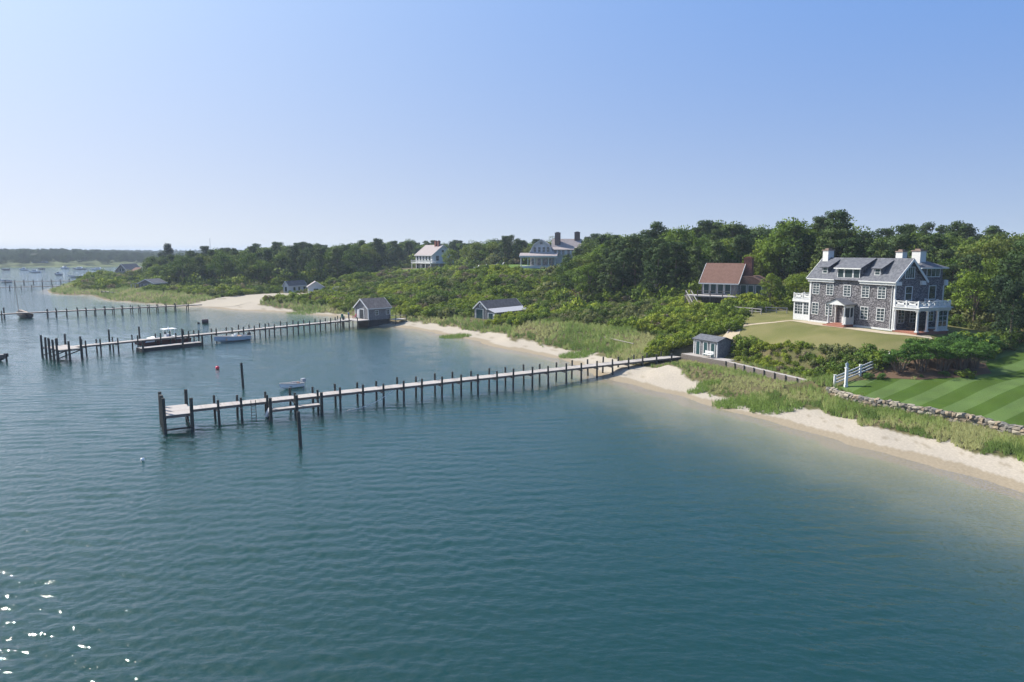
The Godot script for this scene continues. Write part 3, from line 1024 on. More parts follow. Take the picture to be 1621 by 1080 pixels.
func far_shore() -> void:
	# the opposite side of the harbour, some 750 to 1500 m away
	var edge := PackedVector2Array([Vector2(-1500, -640), Vector2(-1000, -700), Vector2(-700, -735), Vector2(-487, -745), Vector2(-420, -790), Vector2(-430, -900), Vector2(-520, -1150), Vector2(-690, -1450), Vector2(-600, -1500), Vector2(-200, -1560), Vector2(200, -1900), Vector2(-400, -2600), Vector2(-3200, -2600), Vector2(-3200, -640)])
	rng.seed = 71
	var m := Mb.new()
	var step := 40.0
	var hgt := func(x, z):
		var p := Vector2(x, z)
		if not Geometry2D.is_point_in_polygon(p, edge): return -2.0
		var best := 1e9
		for k in edge.size():
			best = minf(best, p.distance_to(Geometry2D.get_closest_point_to_segment(p, edge[k], edge[(k + 1) % edge.size()])))
		return 0.6 + minf(best * 0.045, 7.0) + nz.get_noise_2d(x * 0.25, z * 0.25) * minf(2.5, best * 0.02)
	var nx := 62
	var nzz := 50
	for j in nzz + 1:
		for k in nx + 1:
			var x := -2600.0 + 45.0 * k
			var z := -640.0 - step * j
			m.v.append(Vector3(x, hgt.call(x, z), z))
			m.n.append(Vector3.UP)
			m.c.append(Color(0.115, 0.145, 0.055))
	for j in nzz:
		for k in nx:
			var a := j * (nx + 1) + k
			var b := a + nx + 1
			m.i.append_array([a, b, a + 1, a + 1, b, b + 1])
	put("far_shore", m.done(), soil_mat, null, "structure")
	var xs := [[], [], []]
	var cs := [[], [], []]
	var z := -690.0
	while z > -1900.0:
		var x := z * 0.88
		while x < 100.0:
			var p := Vector2(x + rng.randf_range(-7, 7), z + rng.randf_range(-7, 7))
			x += 13.0
			if not Geometry2D.is_point_in_polygon(p, edge): continue
			var best := 1e9
			for k in edge.size():
				best = minf(best, p.distance_to(Geometry2D.get_closest_point_to_segment(p, edge[k], edge[(k + 1) % edge.size()])))
			if best < 14.0 + 12.0 * nz.get_noise_2d(p.x * 0.6, p.y * 0.6): continue
			if best > 330.0: continue
			var s := rng.randf_range(0.8, 1.25)
			var v := rng.randi() % 3
			xs[v].append(Transform3D(Basis(Vector3.UP, rng.randf() * TAU).scaled(Vector3(s * 1.2, s, s * 1.2)), Vector3(p.x, hgt.call(p.x, p.y) - 1.0, p.y)))
			cs[v].append(Color(0.045, 0.08, 0.028) * rng.randf_range(0.8, 1.2))
		z -= 13.0
	many("far_woodland", [crowns["oak0"], crowns["oak1"], crowns["pine0"]], leaf_mat("wood", Color.WHITE), xs, cs)
	print("far ", xs[0].size() * 3)

# ---------------------------------------------------------------- building kit
var white_paint: StandardMaterial3D
var glass: StandardMaterial3D
var shingle_wall: StandardMaterial3D
var grey_wall: StandardMaterial3D
var grey_roof: StandardMaterial3D
var brown_roof: StandardMaterial3D
var pale_roof: StandardMaterial3D
var red_roof: StandardMaterial3D
var brick: StandardMaterial3D
var teal: StandardMaterial3D
var deck_wood: StandardMaterial3D
var post_wood: StandardMaterial3D
var board_wood: StandardMaterial3D

func shingles(cols: int, rows: int, lo: Color, hi: Color, odd: float, seed_: int) -> ImageTexture:
	# courses of shakes, each with its own weathering
	rng.seed = seed_
	var w := 256
	var im := Image.create(w, w, false, Image.FORMAT_RGB8)
	var rh := w / rows
	for r in rows:
		var x := -rng.randi() % 12
		while x < w:
			var cw := int(w / cols * rng.randf_range(0.6, 1.4))
			var t := rng.randf()
			if rng.randf() < odd: t = 1.0 if rng.randf() < 0.5 else 0.0
			var c := lo.lerp(hi, t)
			im.fill_rect(Rect2i(maxi(x, 0), r * rh, mini(cw, w - maxi(x, 0)), rh), c)
			x += cw
	return ImageTexture.create_from_image(im)

func wall_mat(tex: Texture2D, metres: float, rough := 0.9) -> StandardMaterial3D:
	var m := smat(Color.WHITE, rough, 0.25)
	m.albedo_texture = tex
	m.uv1_triplanar = true
	m.uv1_scale = Vector3.ONE / metres
	return m

func stain_mat(c: Color, lo: float, scale: float, seed_: int, rough := 0.85) -> StandardMaterial3D:
	var m := smat(c, rough, 0.3)
	m.albedo_texture = noise_tex(256, 0.03, FastNoiseLite.TYPE_SIMPLEX_SMOOTH, 5, seed_, false, 8.0, ramp([Color(lo, lo, lo), Color.WHITE]))
	m.uv1_triplanar = true
	m.uv1_scale = Vector3.ONE * scale
	return m

func kit() -> void:
	white_paint = stain_mat(lin(0.6, 0.6, 0.585), 0.9, 0.4, 51, 0.6)
	glass = smat(lin(0.03, 0.042, 0.045), 0.04, 0.7)
	shingle_wall = wall_mat(shingles(24, 32, lin(0.055, 0.052, 0.056), lin(0.215, 0.205, 0.21), 0.25, 11), 3.6)
	shingle_wall.heightmap_enabled = true
	shingle_wall.heightmap_texture = shingles(24, 32, Color(0, 0, 0), Color(1, 1, 1), 0.5, 19)
	shingle_wall.heightmap_scale = 3.5
	grey_wall = wall_mat(shingles(18, 16, lin(0.12, 0.12, 0.125), lin(0.2, 0.195, 0.195), 0.1, 12), 3.0)
	grey_roof = wall_mat(shingles(16, 16, lin(0.075, 0.078, 0.088), lin(0.125, 0.128, 0.14), 0.1, 13), 3.4)
	brown_roof = wall_mat(shingles(16, 16, lin(0.085, 0.075, 0.07), lin(0.19, 0.165, 0.15), 0.15, 14), 3.4)
	pale_roof = wall_mat(shingles(16, 16, lin(0.24, 0.205, 0.195), lin(0.32, 0.28, 0.27), 0.1, 17), 3.4)
	red_roof = wall_mat(shingles(16, 16, lin(0.115, 0.066, 0.05), lin(0.165, 0.096, 0.074), 0.1, 15), 3.4)
	brick = wall_mat(shingles(12, 32, lin(0.15, 0.06, 0.045), lin(0.24, 0.11, 0.085), 0.1, 16), 2.4)
	teal = smat(lin(0.018, 0.052, 0.055), 0.55)
	deck_wood = stain_mat(lin(0.43, 0.395, 0.365), 0.78, 0.7, 52)
	deck_wood.vertex_color_use_as_albedo = true
	post_wood = stain_mat(lin(0.105, 0.108, 0.095), 0.45, 0.9, 53)
	board_wood = stain_mat(lin(0.25, 0.215, 0.185), 0.65, 0.8, 54)

func slab(a: Vector3, b: Vector3, c: Vector3, d: Vector3, th: float) -> Mb:   # a roof plane a,b (eave) c,d (ridge), counter-clockwise from outside
	var n := (b - a).cross(d - a).normalized() * th
	return Mb.new().hexa([a - n, b - n, c - n, d - n, a, b, c, d])

func window(parent: Node3D, at: Transform3D, w: float, h: float, cols := 2, rows := 2, called := "window", casing := 0.085) -> Node3D:
	# lies in the local xy plane, facing +z; at = lower left corner
	var f := Mb.new()
	f.box(Vector3(-casing, -casing, 0.0), Vector3(0, h + casing, 0.07)).box(Vector3(w, -casing, 0.0), Vector3(w + casing, h + casing, 0.07))
	f.box(Vector3(0, h, 0.0), Vector3(w, h + casing, 0.07)).box(Vector3(-0.001, -casing, 0.0), Vector3(w + 0.001, 0, 0.1))
	var o := put(called, f.done(), white_paint, parent)
	o.transform = at
	put("pane", Mb.new().box(Vector3(0, 0, 0.004), Vector3(w, h, 0.02)).done(), glass, o)
	var b := Mb.new()
	for k in range(1, cols):
		b.box(Vector3(w * k / cols - 0.025, 0, 0.02), Vector3(w * k / cols + 0.025, h, 0.045))
		if rows == 1:
			put("muntin", b.done(), white_paint, o)
			b = Mb.new()
	for k in range(1, rows): b.box(Vector3(0, h * k / rows - 0.025, 0.021), Vector3(w, h * k / rows + 0.025, 0.05))
	if rows > 1: put("muntin", b.done(), white_paint, o)
	return o

func face(x: float, y: float, z: float, turn := 0.0) -> Transform3D:
	return Transform3D(Basis(Vector3.UP, turn), Vector3(x, y, z))

func gabled(parent: Node3D, x0: float, x1: float, z0: float, z1: float, yb: float, ye: float, yr: float, along_x: bool, wm: Material, rm: Material, over := 0.35) -> void:
	# a block with a gable roof; z0 > z1
	var w := Mb.new()
	if along_x:
		var zm := (z0 + z1) * 0.5
		w.prism([Vector2(-z0, yb), Vector2(-z1, yb), Vector2(-z1, ye), Vector2(-zm, yr), Vector2(-z0, ye)], Vector3(x0, 0, 0), Vector3(0, 0, -1), Vector3.UP, Vector3(x1 - x0, 0, 0))
	else:
		var xm := (x0 + x1) * 0.5
		w.prism([Vector2(x0, yb), Vector2(x1, yb), Vector2(x1, ye), Vector2(xm, yr), Vector2(x0, ye)], Vector3(0, 0, z1), Vector3.RIGHT, Vector3.UP, Vector3(0, 0, z0 - z1))
	put("wall", w.done(), wm, parent)
	var r := Mb.new()
	var lift := 0.16
	var trim := Mb.new()
	if along_x:
		var zm := (z0 + z1) * 0.5
		var g := (yr - ye) / (z0 - zm)
		var a := [Vector3(x0 - over, ye - g * over + lift, z0 + over), Vector3(x1 + over, ye - g * over + lift, z0 + over), Vector3(x1 + over, yr + lift, zm), Vector3(x0 - over, yr + lift, zm)]
		var b := [Vector3(x1 + over, ye - g * over + lift, z1 - over), Vector3(x0 - over, ye - g * over + lift, z1 - over), Vector3(x0 - over, yr + lift, zm), Vector3(x1 + over, yr + lift, zm)]
		_roof(r, a, b)
		for e in [x0 - over - 0.03, x1 + over + 0.03]:
			trim.bar(Vector3(e, ye - g * over + 0.03, z0 + over), Vector3(e, yr + 0.03, zm), 0.06, 0.26)
			trim.bar(Vector3(e, ye - g * over + 0.03, z1 - over), Vector3(e, yr + 0.03, zm), 0.06, 0.26)
		trim.bar(Vector3(x0 - over, ye - g * over + 0.04, z0 + over + 0.03), Vector3(x1 + over, ye - g * over + 0.04, z0 + over + 0.03), 0.06, 0.2)
	else:
		var xm := (x0 + x1) * 0.5
		var g := (yr - ye) / (xm - x0)
		var a := [Vector3(x1 + over, ye - g * over + lift, z0 + over), Vector3(x1 + over, ye - g * over + lift, z1 - over), Vector3(xm, yr + lift, z1 - over), Vector3(xm, yr + lift, z0 + over)]
		var b := [Vector3(x0 - over, ye - g * over + lift, z1 - over), Vector3(x0 - over, ye - g * over + lift, z0 + over), Vector3(xm, yr + lift, z0 + over), Vector3(xm, yr + lift, z1 - over)]
		_roof(r, a, b)
		for e in [z0 + over + 0.03, z1 - over - 0.03]:
			trim.bar(Vector3(x0 - over, ye - g * over + 0.03, e), Vector3(xm, yr + 0.03, e), 0.06, 0.26)
			trim.bar(Vector3(x1 + over, ye - g * over + 0.03, e), Vector3(xm, yr + 0.03, e), 0.06, 0.26)
		for e in [x0 - over - 0.03, x1 + over + 0.03]:
			trim.bar(Vector3(e, ye - g * over + 0.04, z0 + over), Vector3(e, ye - g * over + 0.04, z1 - over), 0.06, 0.2)
	put("roof", r.done(), rm, parent)
	put("trim", trim.done(), white_paint, parent)

func _roof(r: Mb, a: Array, b: Array) -> void:
	for q in [a, b]:
		var n: Vector3 = (q[1] - q[0]).cross(q[3] - q[0]).normalized() * 0.14
		r.hexa([q[0] - n, q[1] - n, q[2] - n * 0.2, q[3] - n * 0.2, q[0], q[1], q[2], q[3]])

func chimney(parent: Node3D, c: Vector3, w: float, d: float, top: float, body: Material, cap: Material) -> void:
	var o := put("chimney", Mb.new().box(Vector3(c.x - w / 2, c.y, c.z - d / 2), Vector3(c.x + w / 2, top - 0.35, c.z + d / 2)).done(), body, parent)
	put("cap", Mb.new().box(Vector3(c.x - w / 2 - 0.08, top - 0.35, c.z - d / 2 - 0.08), Vector3(c.x + w / 2 + 0.08, top - 0.2, c.z + d / 2 + 0.08)).box(Vector3(c.x - w * 0.3, top - 0.2, c.z - d * 0.3), Vector3(c.x + w * 0.3, top, c.z + d * 0.3)).done(), cap, o)

func rail(parent: Node3D, pts: Array, y: float, h: float, fancy := false, called := "railing") -> void:
	# a balustrade through the points (x, z)
	var o: MeshInstance3D = null
	var m := Mb.new()
	for k in pts.size():
		m.box(Vector3(pts[k].x - 0.09, y, pts[k].y - 0.09), Vector3(pts[k].x + 0.09, y + h + 0.15, pts[k].y + 0.09))
	for k in pts.size() - 1:
		var a := Vector3(pts[k].x, y, pts[k].y)
		var b := Vector3(pts[k + 1].x, y, pts[k + 1].y)
		m.bar(a + Vector3(0, h, 0), b + Vector3(0, h, 0), 0.1, 0.08)
		m.bar(a + Vector3(0, 0.12, 0), b + Vector3(0, 0.12, 0), 0.08, 0.08)
		var l := a.distance_to(b)
		var n := maxi(1, int(l / 0.95))
		for j in n:
			var p := a.lerp(b, (j + 0.0) / n)
			var q := a.lerp(b, (j + 1.0) / n)
			if fancy:
				m.bar(p + Vector3(0, 0.14, 0), q + Vector3(0, h - 0.03, 0), 0.05, 0.09)
				m.bar(p + Vector3(0, h - 0.03, 0), q + Vector3(0, 0.14, 0), 0.045, 0.09)
				var mid := (p + q) * 0.5 + Vector3(0, h * 0.52, 0)
				m.bar(mid - (q - p) * 0.28, mid + (q - p) * 0.28, 0.06, h * 0.34)
				if j > 0: m.bar(p + Vector3(0, 0.1, 0), p + Vector3(0, h, 0), 0.07, 0.07)
			else:
				for i in 6:
					var e := p.lerp(q, i / 6.0)
					m.bar(e + Vector3(0, 0.12, 0), e + Vector3(0, h, 0), 0.04, 0.04)
	o = put(called, m.done(), white_paint, parent)

# ---------------------------------------------------------------- the shingled house with three chimneys
func mansion() -> void:
	var t := thing("shingled_house", "three-storey grey shingled house with white trim and three white chimneys", "house", Vector3(44.73, 6.6, -102.51), deg_to_rad(-67.0))
	var L := 14.1
	var D := 5.4
	put("foundation", Mb.new().box(Vector3(-0.02, -0.9, -9.42), Vector3(L + 0.02, 0.16, 0.02)).done(), smat(lin(0.5, 0.5, 0.48)), t)
	# main block and rear block
	var w := Mb.new()
	w.prism([Vector2(0, 0.16), Vector2(D, 0.16), Vector2(D, 6.6), Vector2(D / 2, 9.3), Vector2(0, 6.6)], Vector3.ZERO, Vector3(0, 0, -1), Vector3.UP, Vector3(L, 0, 0))
	w.box(Vector3(4.0, 0.16, -9.4), Vector3(L - 0.004, 6.6, -D))
	w.box(Vector3(8.5, 6.6, -9.0), Vector3(L - 0.01, 8.25, -D + 0.6))
	put("wall", w.done(), shingle_wall, t)
	# roof of the main block
	var r := Mb.new()
	var o := 0.42
	var g := 2.7 / 2.7
	_roof(r, [Vector3(-0.4, 6.6 - g * o + 0.2, o), Vector3(L + 0.35, 6.6 - g * o + 0.2, o), Vector3(L + 0.35, 9.5, -D / 2), Vector3(-0.4, 9.5, -D / 2)], [Vector3(L + 0.35, 6.6 - g * o + 0.2, -D - o), Vector3(-0.4, 6.6 - g * o + 0.2, -D - o), Vector3(-0.4, 9.5, -D / 2), Vector3(L + 0.35, 9.5, -D / 2)])
	var roof := put("roof", r.done(), grey_roof, t)
	# low hipped roof over the rear storey
	var h := Mb.new()
	var a := Vector3(8.1, 8.25, -D + 1.2)
	var b := Vector3(L + 0.45, 8.25, -D + 1.2)
	var c := Vector3(L + 0.45, 8.25, -9.45)
	var d := Vector3(8.1, 8.25, -9.45)
	var e := Vector3(10.2, 9.3, -6.9)
	var f := Vector3(12.4, 9.3, -6.9)
	h.quad(a, b, f, e).quad(c, d, e, f).tri(b, c, f).tri(d, a, e).quad(d, c, b, a)
	put("roof", h.done(), grey_roof, t)
	put("roof", slab(Vector3(8.1, 6.7, -9.8), Vector3(3.6, 6.7, -9.8), Vector3(3.6, 8.2, -D), Vector3(8.1, 8.2, -D), 0.15).done(), grey_roof, t)
	# white cornice and rakes
	var k := Mb.new()
	for q in [[-0.2, 4.55], [8.85, L + 0.25]]:
		put("cornice", Mb.new().box(Vector3(q[0], 5.95, 0.0), Vector3(q[1], 6.28, 0.3)).box(Vector3(q[0] - 0.1, 6.28, 0.0), Vector3(q[1] + 0.1, 6.42, 0.46)).done(), white_paint, t)
	for q in [[Vector3(L, 5.95, -0.9), Vector3(L + 0.25, 6.42, -0.0)], [Vector3(L, 5.95, -D - 0.1), Vector3(L + 0.28, 6.5, -D + 0.75)], [Vector3(L - 0.3, 5.8, -9.95), Vector3(L + 0.2, 6.55, -9.4)]]:
		put("cornice_return", Mb.new().box(q[0], q[1]).done(), white_paint, t)
	for x in [-0.42, L + 0.37]:
		put("rake_board", k.bar(Vector3(x, 6.42 - 0.12, 0.40), Vector3(x, 9.28, -D / 2), 0.06, 0.3).done(), white_paint, t)
		k = Mb.new()
		put("rake_board", k.bar(Vector3(x, 6.42 - 0.12, -D - 0.40), Vector3(x, 9.28, -D / 2), 0.06, 0.3).done(), white_paint, t)
		k = Mb.new()
	put("fascia", Mb.new().box(Vector3(8.0, 8.1, -9.5), Vector3(L + 0.5, 8.235, -D + 1.25)).done(), white_paint, t)
	for q in [[Vector3(-0.05, 0.16, -0.1), Vector3(0.18, 5.95, 0.04)], [Vector3(L - 0.16, 0.16, -0.16), Vector3(L + 0.05, 5.95, 0.045)], [Vector3(L - 0.1, 0.16, -9.45), Vector3(L + 0.05, 5.8, -9.25)]]:
		put("corner_board", Mb.new().box(q[0], q[1]).done(), white_paint, t)
	put("water_table", Mb.new().box(Vector3(-0.03, -0.05, 0.0), Vector3(L + 0.03, 0.2, 0.05)).done(), white_paint, t)
	for x in [0.32, L - 0.35]: put("downspout", Mb.new().tube(Vector3(x, 0.2, 0.09), Vector3(x, 6.0, 0.09), 0.05, 0.05, 8).done(), white_paint, t)
	# front windows
	for s in [12.92, 10.42, 7.43, 4.44, 1.91]: window(t, face(L - s - 0.55, 4.17, 0.0), 1.1, 1.46, 2, 4)
	for s in [12.89, 10.38, 4.43, 1.88]: window(t, face(L - s - 0.55, 1.18, 0.0), 1.1, 1.6, 2, 4)
	# dormers
	for q in [[11.86, 0.95, 7.3, 0.75], [3.11, 0.95, 7.22, 0.85]]:
		var x: float = L - q[0] - 0.0
		var dm := Mb.new().prism([Vector2(0, 0), Vector2(1.75, 1.22), Vector2(1.9, 1.5), Vector2(0, 1.12)], Vector3(x - 0.62, 7.0, -0.45), Vector3(0, 0, -1), Vector3.UP, Vector3(1.24, 0, 0))
		var o2 := put("dormer", dm.done(), grey_roof, t)
		window(o2, face(x - 0.36, 7.28, -0.44), 0.72, 0.72, 1, 2)
		put("dormer_roof", slab(Vector3(x - 0.85, 8.12, -0.1), Vector3(x + 0.85, 8.12, -0.1), Vector3(x + 0.85, 9.25, -2.35), Vector3(x - 0.85, 9.25, -2.35), 0.12).done(), grey_roof, o2)
	var big := Mb.new().prism([Vector2(0, 0), Vector2(0.9, 0.2), Vector2(2.3, 2.1), Vector2(2.4, 2.6), Vector2(0, 1.78)], Vector3(4.75, 6.45, 0.004), Vector3(0, 0, -1), Vector3.UP, Vector3(3.95, 0, 0))
	var bd := put("dormer", big.done(), shingle_wall, t)
	window(bd, face(4.95, 6.72, 0.0), 0.95, 1.22, 1, 1)
	window(bd, face(6.12, 6.72, 0.0), 1.25, 1.22, 1, 1)
	window(bd, face(7.58, 6.72, 0.0), 0.95, 1.22, 1, 1)
	put("dormer_roof", slab(Vector3(4.45, 8.1, 0.42), Vector3(9.0, 8.1, 0.42), Vector3(9.0, 9.5, -2.55), Vector3(4.45, 9.5, -2.55), 0.14).done(), grey_roof, bd)
	put("fascia", Mb.new().box(Vector3(4.45, 7.93, 0.25), Vector3(9.0, 8.09, 0.42)).done(), white_paint, bd)
	# the shaded gable end
	var ge := PI / 2
	window(t, face(L, 4.0, -1.95, ge), 1.2, 1.75, 1, 2, "balcony_door")
	window(t, face(L, 4.05, -6.5, ge), 1.25, 1.7, 1, 1)
	window(t, face(L, 6.9, -1.75, ge), 1.6, 1.4, 4, 1)
	window(t, face(L - 0.01, 7.05, -5.85, ge), 2.5, 1.0, 3, 1)
	window(t, face(L, 1.0, -0.9, ge), 1.1, 1.7, 2, 4)
	window(t, face(L, 1.0, -3.2, ge), 1.1, 1.7, 2, 4)
	window(t, face(L, 1.0, -6.6, ge), 1.1, 1.7, 2, 4)
	# chimneys
	var cm := stain_mat(lin(0.7, 0.69, 0.66), 0.8, 1.0, 61)
	var cp := smat(lin(0.22, 0.16, 0.13))
	chimney(t, Vector3(0.55, 8.0, -2.7), 1.0, 1.15, 10.85, cm, cp)
	chimney(t, Vector3(L - 2.0, 8.0, -3.3), 1.0, 0.9, 10.65, cm, cp)
	chimney(t, Vector3(L - 1.6, 8.0, -6.2), 1.25, 1.15, 10.75, cm, cp)
	# entrance porch
	var brickf := stain_mat(lin(0.36, 0.16, 0.11), 0.7, 1.0, 62)
	var px0 := L - 9.0
	var px1 := L - 6.05
	var p := put("entrance_porch", Mb.new().box(Vector3(px0, -0.5, 0.05), Vector3(px1, 0.26, 1.85)).box(Vector3(px0 - 0.3, -0.5, 1.85), Vector3(px1 + 0.3, 0.08, 2.3)).done(), brickf, t)
	for x in [px0 + 0.13, px1 - 0.13]:
		put("column", Mb.new().tube(Vector3(x, 0.26, 1.72), Vector3(x, 2.95, 1.72), 0.12, 0.1, 10).box(Vector3(x - 0.17, 0.26, 1.55), Vector3(x + 0.17, 0.4, 1.89)).box(Vector3(x - 0.17, 2.83, 1.55), Vector3(x + 0.17, 2.95, 1.89)).done(), white_paint, p)
	var pm := (px0 + px1) / 2
	put("pediment", Mb.new().prism([Vector2(px0 - 0.2, 2.95), Vector2(px1 + 0.2, 2.95), Vector2(px1 + 0.2, 3.08), Vector2(pm, 3.72), Vector2(px0 - 0.2, 3.08)], Vector3(0, 0, 0.05), Vector3.RIGHT, Vector3.UP, Vector3(0, 0, 1.95)).done(), white_paint, p)
	var pr := Mb.new()
	_roof(pr, [Vector3(px1 + 0.4, 3.1, 2.15), Vector3(px1 + 0.4, 3.1, 0.05), Vector3(pm, 3.86, 0.05), Vector3(pm, 3.86, 2.15)], [Vector3(px0 - 0.4, 3.1, 0.05), Vector3(px0 - 0.4, 3.1, 2.15), Vector3(pm, 3.86, 2.15), Vector3(pm, 3.86, 0.05)])
	put("porch_roof", pr.done(), grey_roof, p)
	put("side_wall", Mb.new().box(Vector3(px1 - 0.12, 0.26, 0.05), Vector3(px1, 1.15, 1.6)).box(Vector3(px1 - 0.12, 2.6, 0.05), Vector3(px1, 2.95, 1.6)).box(Vector3(px1 - 0.12, 1.15, 0.05), Vector3(px1, 2.6, 0.2)).box(Vector3(px1 - 0.12, 1.15, 0.72), Vector3(px1, 2.6, 0.85)).done(), white_paint, p)
	put("side_wall", Mb.new().box(Vector3(px0, 0.26, 0.05), Vector3(px0 + 0.1, 2.95, 0.35)).done(), white_paint, p)
	put("pane", Mb.new().box(Vector3(px1 - 0.08, 1.15, 0.2), Vector3(px1 - 0.05, 2.6, 1.6)).done(), glass, p)
	rail(p, [Vector2(px1 + 0.06, 0.3), Vector2(px1 + 0.06, 1.7)], 0.26, 0.95)
	var door := put("door", Mb.new().box(Vector3(pm - 0.5, 0.26, 0.0), Vector3(pm + 0.5, 2.45, 0.07)).done(), white_paint, t)
	put("pane", Mb.new().box(Vector3(pm - 0.32, 1.1, 0.07), Vector3(pm + 0.32, 2.25, 0.08)).done(), glass, door)
	# sun room at the left end
	var sr := put("sun_room", Mb.new().box(Vector3(-3.45, -0.5, -4.6), Vector3(-0.02, 0.75, -0.45)).box(Vector3(-3.6, 2.75, -4.75), Vector3(-0.02, 3.15, -0.3)).box(Vector3(-3.4, 0.75, -4.55), Vector3(-0.05, 2.75, -0.6)).done(), white_paint, t)
	for q in [[-3.3, 1.5], [-1.55, 1.35]]: window(sr, face(q[0] + 0.05, 0.85, -0.6), q[1], 1.75, 3, 4, "window", 0.08)
	window(sr, face(-3.4, 0.85, -3.9, -PI / 2), 2.8, 1.75, 5, 4)
	for q in [[-3.4, -0.5], [-1.68, -0.5], [-0.15, -0.5]]: put("pilaster", Mb.new().box(Vector3(q[0] - 0.1, 0.75, q[1] - 0.12), Vector3(q[0] + 0.12, 2.75, q[1])).done(), white_paint, sr)
	rail(sr, [Vector2(-0.15, -0.45), Vector2(-1.75, -0.45), Vector2(-3.4, -0.45), Vector2(-3.4, -2.5), Vector2(-3.4, -4.5)], 3.15, 0.8, true)
	# open porch along the gable end
	var W := 3.5
	var T := 5.8
	var po := put("side_porch", Mb.new().box(Vector3(L + 0.05, -0.8, -T), Vector3(L + W, 0.12, 0.05)).done(), brickf, t)
	put("porch_roof", Mb.new().box(Vector3(L + 0.052, 2.85, -T - 0.15), Vector3(L + W + 0.15, 3.15, 0.15)).box(Vector3(L + 0.052, 3.15, -T - 0.3), Vector3(L + W + 0.3, 3.27, 0.3)).done(), white_paint, po)
	for q in [[W - 0.16, -0.12], [W - 0.16, -1.95], [W - 0.16, -3.85], [W - 0.16, -T + 0.14], [0.2, -0.12]]:
		put("column", Mb.new().tube(Vector3(L + q[0], 0.12, q[1]), Vector3(L + q[0], 2.85, q[1]), 0.16, 0.14, 12).box(Vector3(L + q[0] - 0.21, 0.121, q[1] - 0.21), Vector3(L + q[0] + 0.21, 0.27, q[1] + 0.21)).box(Vector3(L + q[0] - 0.2, 2.7, q[1] - 0.2), Vector3(L + q[0] + 0.2, 2.85, q[1] + 0.2)).done(), white_paint, po)
	window(po, face(L + W - 0.1, 0.75, -3.95, PI / 2), 1.6, 2.0, 2, 3, "window", 0.12)
	put("parapet", Mb.new().box(Vector3(L + W - 0.2, 0.12, -T + 0.3), Vector3(L + W - 0.09, 0.62, -4.0)).done(), white_paint, po)
	rail(po, [Vector2(L + 0.2, 0.1), Vector2(L + 1.85, 0.1), Vector2(L + W, 0.1), Vector2(L + W, -1.9), Vector2(L + W, -3.9), Vector2(L + W, -T), Vector2(L + 1.8, -T), Vector2(L + 0.1, -T)], 3.27, 0.72, true)
	# furniture in the shade of the porch
	for q in [[L + 1.4, -1.4, 0.4], [L + 2.2, -2.9, 1.5], [L + 1.3, -4.2, 2.2]]:
		var ch := Transform3D(Basis(Vector3.UP, q[2]), Vector3(q[0], 0.12, q[1]))
		var gp := t.transform * ch
		var cm2 := Mb.new()
		cm2.box(Vector3(-0.3, 0.36, -0.3), Vector3(0.3, 0.44, 0.3)).box(Vector3(-0.3, 0.44, -0.34), Vector3(0.3, 1.0, -0.27))
		for l in [[-0.26, -0.28], [0.26, -0.28], [-0.26, 0.26], [0.26, 0.26]]: cm2.box(Vector3(l[0] - 0.03, 0, l[1] - 0.03), Vector3(l[0] + 0.03, 0.36, l[1] + 0.03))
		var co := put("porch_chair", cm2.done(), smat(lin(0.05, 0.045, 0.04)))
		co.transform = gp
		tag(co, ["dark porch chair nearest the house corner", "dark porch chair at the front of the porch", "dark porch chair at the far end of the porch"][int(q[2])], "chair", "dark chairs on the shaded porch")
	# worn earth along the front
	sheet("gravel_apron", PackedVector2Array([Vector2(42.3, -104.2), Vector2(44.4, -103.2), Vector2(49.6, -88.9), Vector2(53.2, -86.0), Vector2(52.6, -84.6), Vector2(48.0, -87.3), Vector2(46.6, -90.2), Vector2(45.2, -94.6), Vector2(43.4, -98.0)]), sand_mat, 0.13, 1.0, func(_x, _z, _k): return Color(0.40, 0.34, 0.25))

